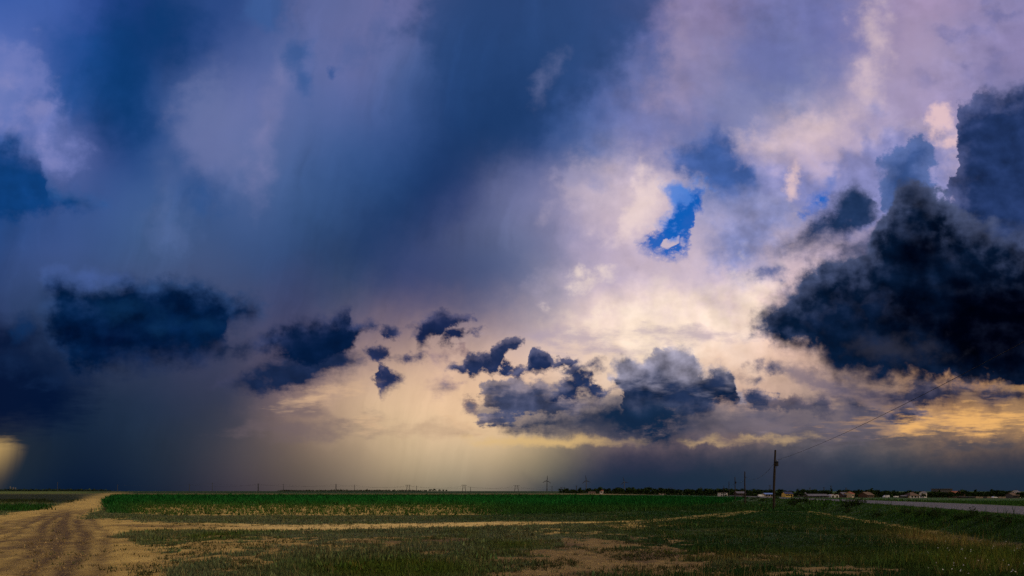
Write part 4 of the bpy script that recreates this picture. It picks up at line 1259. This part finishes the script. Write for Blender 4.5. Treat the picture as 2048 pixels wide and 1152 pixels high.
RP = [road_pole(1548, 66, 900, 'tall dark wooden pole nearest the camera with a black box on its side', True, 0.16, (1547.5, 1020)),
      road_pole(1490, 116, 943, 'second wooden pole, slim and without a box, left of the tall one', False, -0.02),
      road_pole(1470, 168, 954, 'third wooden pole with a small box, left of the second', True, 0.02),
      road_pole(1458, 228, 963, 'fourth wooden pole, thin, left of the third', False, 0.0),
      road_pole(1447.5, 300, 971, 'farthest wooden pole, beside the white two-storey building', True, 0.0)]
x0, y0 = 20.6, 22.0
z0 = float(terrain(x0, y0))
r = root('utility_pole', (x0, y0, z0), 'wooden pole beside the road close to the camera, outside the frame', 'utility pole', 'wooden poles along the road')
obj('post', MB().tube([(0, 0, -0.6), (0.02, 0, 4), (0.05, 0, 9.2)], [0.16, 0.13, 0.10], 10).mesh('post'), M_wood, r)
obj('bracket', MB().tube([(0.04, 0, 8.0), (0.26, 0, 8.05)], 0.022, 6).mesh('bracket'), M_black, r)
RP = [(x0 + 0.26, y0, z0 + 8.1)] + RP
WL = ['long wire climbing from the tall pole up to the right across the sky', 'wire sagging between the tall pole and the second pole', 'wire between the second and the third pole',
      'short wire between the third and the fourth pole', 'short wire between the fourth and the farthest pole']
for i in range(5):
    wire(RP[i], RP[i + 1], [0.45, 1.25, 0.9, 0.8, 0.8][i], 0.014 if i == 0 else 0.018, 'telephone_wire', WL[i], 'wires between the wooden poles')


# ------------------------------------------------------------------ village beyond the road
def gable(w, d, h, rh, over=0.35):
    """roof solid with two slopes, ridge along x"""
    x, y = w / 2 + over, d / 2 + over
    t = 0.18
    v = [(-x, -y, h - over * rh / y), (x, -y, h - over * rh / y), (x, 0, h + rh), (-x, 0, h + rh), (-x, y, h - over * rh / y), (x, y, h - over * rh / y)]
    v += [(a, b, c + t) for a, b, c in v]
    return MB().add(v, [(1, 0, 3, 2), (2, 3, 4, 5), (6, 7, 8, 9), (9, 8, 11, 10), (0, 1, 7, 6), (4, 10, 11, 5), (0, 6, 9, 3), (3, 9, 10, 4), (1, 2, 8, 7), (2, 5, 11, 8)])


def hip(w, d, h, rh, over=0.4):
    x, y = w / 2 + over, d / 2 + over
    k_ = min(x * 0.75, y)
    v = [(-x, -y, h), (x, -y, h), (x, y, h), (-x, y, h), (-x + k_, 0, h + rh), (x - k_, 0, h + rh)]
    v += [(a, b, h - 0.15) for a, b, _ in v[:4]]
    return MB().add(v, [(0, 1, 5, 4), (1, 2, 5), (2, 3, 4, 5), (3, 0, 4), (9, 8, 7, 6), (0, 6, 7, 1), (1, 7, 8, 2), (2, 8, 9, 3), (3, 9, 6, 0)])


def walls(w, d, h, rh=0.0, gabled=False):
    b = MB()
    x, y = w / 2, d / 2
    if gabled:
        v = [(-x, -y, -1.2), (x, -y, -1.2), (x, y, -1.2), (-x, y, -1.2), (-x, -y, h), (x, -y, h), (x, y, h), (-x, y, h), (-x, 0, h + rh - 0.05), (x, 0, h + rh - 0.05)]
        return b.add(v, [(3, 2, 1, 0), (0, 1, 5, 4), (2, 3, 7, 6), (1, 2, 6, 9, 5), (3, 0, 4, 8, 7), (4, 5, 9, 8), (6, 7, 8, 9)])
    return b.box((0, 0, (h - 1.2) / 2), (w, d, h + 1.2))


def building(name, px0, px1, Y, depth, h, rh, wall_m, roof_m, label, cat='house', style='gable', wins=2, rz=0.0, storeys=1, door=True, chimney=True):
    px = (px0 + px1) / 2
    w = (px1 - px0) / F * Y
    x, y, z = place(px, Y)
    r = root(name, (x, y, z), label, cat, None, rz)
    obj('wall', walls(w, depth, h, rh, style == 'gable').mesh('wall'), wall_m, r)
    if style == 'gable':
        ro = obj('roof', gable(w, depth, h, rh).mesh('roof'), roof_m, r)
    elif style == 'hip':
        ro = obj('roof', hip(w, depth, h, rh).mesh('roof'), roof_m, r)
    else:
        ro = obj('roof', MB().box((0, 0, h + 0.16), (w + 0.5, depth + 0.5, 0.3)).mesh('roof'), roof_m, r)
    if chimney and style != 'flat':
        obj('chimney', MB().box((w * 0.22, 0.2, h + rh + 0.2), (0.55, 0.55, 1.3)).mesh('chimney'), M_brick, ro)
    fy = -depth / 2
    for st_ in range(storeys):
        for i in range(wins):
            wx = -w / 2 + w * (i + 0.6) / (wins + (0.9 if door else 0.2))
            zz = h / storeys * (st_ + 0.55)
            s = min(1.1, w / wins * 0.45)
            fr = obj('window', MB().box((wx, fy - 0.03, zz), (s + 0.16, 0.10, s + 0.2)).mesh('window'), M_dark, r)
            obj('pane', MB().box((wx, fy - 0.09, zz), (s, 0.03, s)).mesh('pane'), M_glass, fr)
    if door:
        obj('door', MB().box((w / 2 - w * 0.16, fy - 0.03, min(1.0, h * 0.4)), (min(1.0, w * 0.18), 0.1, min(2.0, h * 0.8))).mesh('door'), M_dark, r)
    return r, w


building('white_house', 1438, 1452, 520, 7, 3.4, 0, M_white, M_rgrey, 'white flat-roofed building behind the farthest wooden pole', style='flat', wins=3, storeys=2)
building('shed', 1527, 1546, 470, 7, 2.2, 0.9, M_cream, M_rblue, 'long shed with a bright blue roof left of the tall pole', 'shed', wins=3, chimney=False)
building('yellow_house', 1567, 1582, 470, 7, 2.6, 1.7, M_yellow, M_rnavy, 'yellow house with a dark navy roof right of the tall pole', wins=4)
building('barn', 1612, 1652, 430, 8, 1.2, 1.3, M_conc, M_rgrey, 'long low barn under a grey sheet roof behind the road', 'barn', wins=5, chimney=False)
building('house', 1681, 1696, 440, 8, 2.0, 2.0, M_brick, M_rgrey, 'low house with a violet grey roof joined to the red gabled one', wins=2, chimney=False)
building('house', 1694, 1703, 436, 6, 2.9, 1.3, M_cream, M_rred, 'narrow house with a dull red gable and pale posts', wins=2, rz=0.5)
building('house', 1723, 1741, 455, 8, 2.2, 2.1, M_brick, M_rbrown, 'dark brown house half hidden in the trees right of the red gable', wins=3, rz=0.35)
building('hut', 1801, 1812, 440, 4, 1.4, 0.5, M_conc, M_rgrey, 'low grey hut left of the white house with the brown hip roof', 'hut', wins=2, chimney=False)
building('white_house', 1813.5, 1832, 440, 8, 1.9, 2.5, M_white, M_rbrown, 'white house under a tall brown hip roof at the edge of the field', style='hip', wins=2)
building('apartment_block', 1869, 1898, 760, 12, 11.5, 0, M_conc, M_conc, 'tall dark apartment block rising above the village trees', 'apartment block', 'flat', wins=9, storeys=4, door=False)
building('house', 1902, 1924, 560, 8, 4.6, 2.0, M_brick, M_rred, 'red roofed house behind the trees right of the apartment block', wins=4)
building('shed', 1919, 1944, 430, 5, 0.9, 0.25, M_dark, M_rgrey, 'dark open shed with a thin pale roof at the field edge', 'shed', 'flat', wins=4, door=False)
building('house', 2018, 2031, 450, 7, 2.4, 1.8, M_conc, M_rbrown, 'grey brown house beside the large dark tree at the right edge', wins=2)
building('white_house', 2027, 2035, 520, 6, 5.2, 1.6, M_white, M_rgrey, 'white gable showing through the trees at the right edge', wins=1, door=False)
building('white_house', 1843, 1849, 520, 6, 4.6, 1.2, M_white, M_rgrey, 'small white house showing through the trees right of the hip roof', wins=1, door=False)
building('white_house', 1200, 1206, 640, 6, 3.2, 1.0, M_white, M_rred, 'small white house at the foot of the tree belt below the middle turbine', wins=1)
building('farm_shed', 1177, 1190, 630, 6, 1.4, 0.7, M_cream, M_rbrown, 'pair of pale low farm sheds left of the small white house', 'shed', wins=2, chimney=False)
building('house', 1319, 1329, 640, 7, 3.6, 1.4, M_cream, M_rgrey, 'pale house front in a gap of the tree belt', wins=2)
building('house', 1471, 1488, 540, 8, 2.6, 1.6, M_brick, M_rgrey, 'brown house with a grey roof between the second and third pole', wins=3)
building('small_house', 1600, 1609, 560, 7, 3.4, 1.6, M_conc, M_rgrey, 'small grey house in the trees above the long barn', wins=2)

# white shed with two arched openings
x, y, z = place(1666.5, 430)
r = root('arched_shed', (x, y, z), 'white shed front with two dark arched openings and a low red roof', 'shed')
b = MB()
for s in (-1, 1):
    cx = s * 1.55
    outer = [(cx + 1.45 * math.cos(t), -2.5, max(-0.6, 1.0 + 1.3 * math.sin(t)) if 0 < t < math.pi else -0.6) for t in np.linspace(0, math.pi, 11)]
    outer = [(cx + 1.45, -2.5, -0.6)] + outer[1:-1] + [(cx - 1.45, -2.5, -0.6)]
    inner = [(cx + (p[0] - cx) * 0.56, -2.5, -0.6 if i in (0, 10) else p[2] * 0.72) for i, p in enumerate(outer)]
    back = [(p[0], 2.5, p[2]) for p in outer]
    n = len(outer)
    v = outer + inner + back + [(p[0], -1.9, p[2]) for p in inner]
    f = [(i, i + 1, n + i + 1, n + i) for i in range(n - 1)] + [(i + 1, i, 2 * n + i, 2 * n + i + 1) for i in range(n - 1)] + [(n + i, n + i + 1, 3 * n + i + 1, 3 * n + i) for i in range(n - 1)]
    f += [tuple(2 * n + i for i in range(n))]
    obj('arch', MB().add(v, f).mesh('arch'), M_white, r)
    obj('doorway', MB().add([(p[0], -1.88, p[2]) for p in inner], [tuple(range(n))[::-1]]).mesh('doorway'), M_dark, r)
obj('roof', MB().box((0, 0.3, 2.42), (3.2, 4.6, 0.25)).mesh('roof'), M_rred, r)


# vehicles by the field edge
def car(px, Y, label, van=False, rz=0.0, cat='car'):
    x, y, z = place(px, Y)
    r = root('parked_van' if van else 'parked_car', (x, y, z), label, cat, None, rz)
    prof = ([(-2.3, 0.35), (2.3, 0.35), (2.3, 0.9), (1.65, 1.1), (1.15, 1.95), (-2.25, 2.0), (-2.3, 1.2)] if van else
            [(-2.1, 0.35), (2.1, 0.35), (2.12, 0.75), (1.1, 0.92), (0.5, 1.42), (-1.1, 1.45), (-1.75, 0.98), (-2.12, 0.9)])
    n = len(prof)
    v = [(a, -0.85, c) for a, c in prof] + [(a, 0.85, c) for a, c in prof]
    f = [tuple(range(n)), tuple(range(2 * n - 1, n - 1, -1))] + [(i, i + n, (i + 1) % n + n, (i + 1) % n) for i in range(n)]
    obj('body', MB().add(v, f).mesh('body'), M_paint, r)
    gl = [(1.0, 1.15), (0.95, 1.75), (0.2, 1.75), (0.2, 1.15)] if van else [(0.85, 0.98), (0.42, 1.35), (-1.0, 1.36), (-1.45, 1.0)]
    for s in (-1, 1):
        obj('window', MB().add([(a, s * 0.865, c) for a, c in gl], [(0, 1, 2, 3) if s < 0 else (3, 2, 1, 0)]).mesh('window'), M_glass, r)
    for sx in (-1.35, 1.35):
        for s in (-1, 1):
            w = obj('wheel', MB().tube([(sx, s * 0.72, 0.33), (sx, s * 0.90, 0.33)], 0.33, 14).mesh('wheel'), M_tyre, r)
            obj('rim', MB().tube([(sx, s * 0.90, 0.33), (sx, s * 0.915, 0.33)], 0.18, 10).mesh('rim'), M_steel, w)
    for s in (-0.6, 0.6):
        obj('headlight', MB().box((2.30 if van else 2.11, s, 0.7), (0.05, 0.3, 0.16)).mesh('headlight'), M_glass, r)


car(1772, 440, 'white van parked at the field edge left of the hip roofed house', True, 3.1)
car(1522, 462, 'white van parked in front of the blue roofed shed', True, 0.1)
car(1989, 436, 'white car parked in front of the pale wall at the right', False, 0.15)
x, y, z = place(1792, 440)
r = root('trailer', (x, y, z), 'low white box trailer between the white van and the grey hut', 'trailer')
obj('box', MB().box((0, 0, 0.95), (3.0, 1.6, 0.9)).mesh('box'), M_paint, r)
for s in (-1, 1):
    obj('wheel', MB().tube([(0, s * 0.7, 0.32), (0, s * 0.88, 0.32)], 0.32, 12).mesh('wheel'), M_tyre, r)
obj('drawbar', MB().tube([(1.5, 0, 0.5), (2.6, 0, 0.45)], 0.05, 6).mesh('drawbar'), M_black, r)

# pale wall at the field edge
xa, ya, za = place(1944, 445); xb, yb, zb = place(2012, 436)
r = root('boundary_wall', (xa, ya, za), 'pale weathered wall along the far edge of the field at the right', 'wall')
n = 9
for i in range(n):
    t0, t1 = i / n, (i + 1) / n
    ax, ay, bx_, by_ = (xb - xa) * t0, (yb - ya) * t0, (xb - xa) * t1, (yb - ya) * t1
    L = math.hypot(bx_ - ax, by_ - ay); a = math.atan2(by_ - ay, bx_ - ax)
    zz = (zb - za) * (t0 + t1) / 2
    obj('panel', MB().box(((ax + bx_) / 2, (ay + by_) / 2, zz + 0.45 + 0.12 * math.sin(i * 2.3)), (L - 0.16, 0.12, 1.7), a).mesh('panel'), M_cream if i % 3 else M_conc, r)
    obj('post', MB().box((ax, ay, zz + 0.5), (0.16, 0.2, 2.0), a).mesh('post'), M_conc, r)


# ------------------------------------------------------------------ trees
def tree_meshes(kind, seed):
    g = np.random.default_rng(seed)
    H = 1.0
    b = MB()
    tr = 0.32 if kind != 'poplar' else 0.16
    b.tube([(0, 0, -0.05), (0.01, 0, tr), (0.0, 0.01, 0.75)], [0.028, 0.020, 0.006], 6)
    limbs = []
    for i in range(5):
        a = g.uniform(0, 6.28); t = g.uniform(tr * 0.8, 0.6)
        l = (0.22 if kind != 'poplar' else 0.08)
        tip = (math.cos(a) * l, math.sin(a) * l, t + g.uniform(0.12, 0.26))
        b.tube([(0, 0, t), tip], [0.012, 0.003], 5); limbs.append(tip)
    trunk = b.mesh('trunk')
    cl = []
    if kind == 'poplar':
        for i in range(11):
            t = i / 10
            cl.append((g.normal(0, 0.02), g.normal(0, 0.02), 0.16 + 0.80 * t, 0.11 * math.sin(math.pi * (0.12 + 0.85 * t)) + 0.015))
    else:
        for i in range(13):
            a = g.uniform(0, 6.28); q = g.uniform(0.03, 0.30 if kind == 'round' else 0.38)
            cl.append((math.cos(a) * q, math.sin(a) * q, g.uniform(0.38, 0.86) - q * 0.25, g.uniform(0.09, 0.17)))
        cl += [(p[0], p[1], p[2], 0.10) for p in limbs]
    V, C = [], []
    per = 46
    for cx, cy, cz, rr in cl:
        d = g.normal(0, 1, (per, 3)); d /= np.linalg.norm(d, axis=1, keepdims=True)
        c = np.array([cx, cy, cz]) + d * rr * g.uniform(0.35, 1.1, (per, 1)) * (1, 1, 0.8)
        u = g.normal(0, 1, (per, 3)); w = g.normal(0, 1, (per, 3))
        s = 0.040
        V.append(np.stack([c + u * s, c + w * s, c - (u + w) * s * 0.6], 1))
        shade = g.lognormal(0, 0.35, (per, 1)) * g.lognormal(0, 0.25)
        C.append(np.repeat((np.array([0.022, 0.040, 0.013]) * shade)[:, None, :], 3, 1))
    V = np.concatenate(V).reshape(-1, 3); C = np.concatenate(C).reshape(-1, 3)
    me = mesh_np('crown', V, np.arange(len(V)).reshape(-1, 3)); tint(me, C)
    me.materials.append(M_leaf); trunk.materials.append(M_bark)
    return trunk, me


PROTO = {k_: [tree_meshes(k_, 100 * i + j) for j in range(3)] for i, k_ in enumerate(('round', 'broad', 'poplar'))}


def tree(px, Y, H, kind, label, group=None, wid=1.0):
    x, y, z = place(px, Y)
    tm, cm = random.choice(PROTO[kind])
    r = root('tree', (x, y, z - 0.2), label, 'tree', group, random.uniform(0, 6.28))
    r.scale = (H * wid, H * wid, H)
    obj('trunk', tm, None, r); obj('crown', cm, None, r)


BELT = 'trees of the dark belt along the right horizon'
for Ya, n, h0, h1 in ((760, 62, 7.5, 11.5), (640, 70, 6.5, 10.0), (560, 64, 5.5, 8.5)):
    for i in range(n):
        px = 1124 + (2110 - 1124) * (i + random.uniform(0.1, 0.9)) / n
        if Ya < 600 and px < 1235:
            continue
        k_ = random.choice(['round', 'broad', 'broad', 'round', 'poplar'] if random.random() < 0.25 else ['round', 'broad'])
        ramp = min(1.0, 0.70 + (px - 1124) / 500)
        tree(px, Ya * random.uniform(0.95, 1.05), random.uniform(h0, h1) * ramp, k_, 'dark leafy tree merged into the belt on the right horizon', BELT, random.uniform(1.0, 1.5))
FR = 'trees between the village houses'
for i in range(40):
    px = 1560 + 490 * (i + random.uniform(0.0, 0.9)) / 40
    if any(a - 3 < px < b_ + 3 for a, b_ in ((1563, 1586), (1608, 1655), (1655, 1706), (1765, 1797), (1809, 1835), (1915, 1947), (1980, 1998))):
        continue
    tree(px, random.uniform(455, 480), random.uniform(3.5, 6.5), random.choice(['round', 'broad']), 'dark garden tree among the houses of the village', FR, random.uniform(1.0, 1.5))
for px, Y, top, k_, w_, lab in ((1261, 600, 976.0, 'round', 1.1, 'taller round tree standing out of the belt right of the faintest turbine'), (1283, 600, 978.5, 'round', 1.0, 'rounded tree a little right of the tallest belt tree'),
                                (1308, 620, 979, 'broad', 1.3, 'broad tree near the pale house in the belt'), (1600, 540, 976.5, 'broad', 1.0, 'tall square-topped tree above the long barn'),
                                (1605, 545, 977.0, 'round', 0.9, 'second tall tree beside the square-topped one'), (1631, 560, 977.5, 'round', 0.8, 'slim tall tree above the middle of the barn'),
                                (1743, 560, 977.0, 'poplar', 1.4, 'slender poplar left of the white van'), (1983, 560, 979.0, 'poplar', 1.2, 'slender poplar above the white car'),
                                (1995, 520, 978.5, 'broad', 1.6, 'broad dark tree behind the pale wall'), (2010, 500, 980, 'broad', 1.4, 'bushy tree behind the end of the pale wall'),
                                (2044, 330, 981.5, 'broad', 1.8, 'large dark tree at the right edge close behind the field'), (1926, 540, 978.5, 'round', 1.6, 'round tree above the dark open shed')):
    x, y, z = place(px, Y)
    tree(px, Y, (CAM_H + (982 - top) / F * Y - z) * 1.05, k_, lab, None, w_)
# far copse on the centre horizon
for px, top, w_, lab in ((852, 981.0, 1.5, 'lowest rounded tree at the left end of the distant copse'), (861, 979.3, 1.8, 'wide tree in the left half of the distant copse'), (868, 978.6, 1.8, 'tallest tree of the distant copse'),
                         (879, 979.6, 1.4, 'tree just right of the gap in the distant copse'), (886, 979.9, 1.5, 'tree near the right end of the distant copse'), (893, 980.4, 1.2, 'last small tree at the right end of the distant copse'),
                         (752, 980.8, 2.2, 'low wide tree on the horizon left of the straight two-legged pylon')):
    tree(px, 2300, 3.4 + (983 - top) / F * 2300, 'broad', lab, 'distant copse on the centre horizon', w_)

# far woods: one low mass along the horizon
def wood_mass(name, px0, px1, Y, top_m, n, size, label, col):
    g = np.random.default_rng(int(px0) + 1000)
    px = g.uniform(px0, px1, n)
    x = (px - 1024) / F * Y; y = np.full(n, float(Y)) + g.normal(0, Y * 0.01, n)
    h = top_m * (0.45 + 0.75 * fbm(px * 0.06, px * 0.0, int(px0) + 5, 3))
    z = terrain(x, y) + g.uniform(0, 1, n) * h
    c = np.stack([x, y, z], -1)
    u = g.normal(0, 1, (n, 3)) * size; w = g.normal(0, 1, (n, 3)) * size
    V = np.stack([c + u, c + w, c - (u + w) * 0.6], 1).reshape(-1, 3)
    C = np.repeat((np.array(col) * g.lognormal(0, 0.3, (n, 1)))[:, None, :], 3, 1).reshape(-1, 3)
    me = mesh_np(name, V, np.arange(len(V)).reshape(-1, 3)); tint(me, C)
    obj(name, me, M_leaf, kind='stuff', label=label)
wood_mass('far_wood', -60, 210, 3600, 13, 2600, 4.0, 'blue far-off wood under the rain at the left', (0.020, 0.032, 0.020))
wood_mass('far_wood', 560, 850, 3000, 7, 1800, 3.0, 'low far-off scrub along the centre horizon', (0.030, 0.040, 0.022))
wood_mass('undergrowth', 1118, 2120, 700, 5.0, 9000, 0.9, 'dark undergrowth filling the foot of the tree belt', (0.018, 0.030, 0.011))

# industrial skyline far left
for px, top, w_ in ((20.5, 972.5, 9), (26.5, 974.5, 12), (31, 975, 10)):
    x, y, z = place(px, 4200)
    H = CAM_H + (982 - top) / F * 4200 - z
    r = root('silo_tower', (x, y, z), {20.5: 'tallest of the three faint towers on the far left horizon', 26.5: 'middle of the three faint towers on the far left horizon', 31: 'lowest of the three faint towers on the far left horizon'}[px], 'tower', 'towers on the far left horizon')
    obj('shaft', MB().tube([(0, 0, -2), (0, 0, H * 0.88)], w_ * 0.45, 12).mesh('shaft'), M_conc, r)
    obj('cap', MB().tube([(0, 0, H * 0.88), (0, 0, H)], [w_ * 0.5, w_ * 0.15], 12).mesh('cap'), M_conc, r)


# ------------------------------------------------------------------ weeds and shrubs on the road bank
def shrub_mesh(seed, tall):
    g = np.random.default_rng(seed)
    n = 190
    a = g.uniform(0, 6.28, n); q = np.sqrt(g.uniform(0, 1, n)) * 0.5
    bx_, by_ = np.cos(a) * q, np.sin(a) * q
    h = (0.45 + 0.55 * g.uniform(0, 1, n)) * (1 - 0.7 * (q / 0.5) ** 2 * (0.5 if tall else 1))
    z = g.uniform(0, 1, n) ** 0.7 * h
    c = np.stack([bx_, by_, z], -1)
    u = g.normal(0, 1, (n, 3)) * 0.06; w = g.normal(0, 1, (n, 3)) * 0.06
    V = np.stack([c + u, c + w, c - (u + w) * 0.6], 1).reshape(-1, 3)
    C = np.repeat((np.array([0.022, 0.042, 0.012]) * g.lognormal(0, 0.35, (n, 1)))[:, None, :], 3, 1).reshape(-1, 3)
    me = mesh_np('leaves', V, np.arange(len(V)).reshape(-1, 3)); tint(me, C); me.materials.append(M_leaf)
    b = MB()
    for i in range(9):
        t = g.uniform(0, 6.28); l = g.uniform(0.1, 0.35)
        b.tube([(0, 0, -0.05), (math.cos(t) * l * 0.5, math.sin(t) * l * 0.5, 0.4), (math.cos(t) * l, math.sin(t) * l, g.uniform(0.7, 1.05))], [0.012, 0.010, 0.004], 4)
    st_ = b.mesh('stem'); st_.materials.append(M_bark)
    return me, st_
SH = [shrub_mesh(i, i % 2) for i in range(4)]
SPOTS = [(1596, 1006, 34, 14, 'wide dark bush at the near edge of the road right of the tall pole'), (1612, 1007, 12, 20, 'upright dark bush right beside the wide one at the road edge'), (1490, 1005, 9, 7, 'small bush at the foot of the second wooden pole'),
         (1875, 1034, 40, 22, 'largest dark bush on the bank in front of the road'), (1845, 1031, 34, 14, 'low dark bush left of the largest one on the bank'), (1946, 1037, 18, 26, 'tall upright weed standing up in front of the road'),
         (1925, 1038, 40, 14, 'low spreading bush left of the tall upright weed'), (1975, 1042, 44, 16, 'low spreading bush right of the tall upright weed'), (2018, 1048, 50, 18, 'dark bush on the bank near the right edge'),
         (1815, 1026, 26, 10, 'small dark bush on the bank, left end of the row'), (1605, 1020, 7, 7, 'tiny weed in the grass right of the tall pole')]
for px, py, wpx, hpx, lab in SPOTS:
    x, y, z = spot(px, py)
    me, sm = random.choice(SH)
    r = root('bush', (x, y, z), lab, 'bush', 'bushes along the road bank', random.uniform(0, 6.28))
    r.scale = (wpx / F * y, wpx / F * y * 0.8, hpx / F * y)
    obj('leaves', me, None, r); obj('stem', sm, None, r)
for i in range(46):
    t = random.uniform(2, 230) ** 1.0
    d = -random.uniform(4.9, 7.6)
    x, y = ROAD_P + ROAD_DIR * t + ROAD_N * d
    s = random.uniform(0.35, 0.95)
    me, sm = random.choice(SH)
    r = root('weed_clump', (x, y, float(terrain(x, y)) - 0.03), 'dark leafy weed clump on the near bank of the road', 'weed', 'weed clumps along the road bank', random.uniform(0, 6.28))
    r.scale = (s * 1.3, s * 1.3, s * random.uniform(0.6, 1.1))
    obj('leaves', me, None, r); obj('stem', sm, None, r)
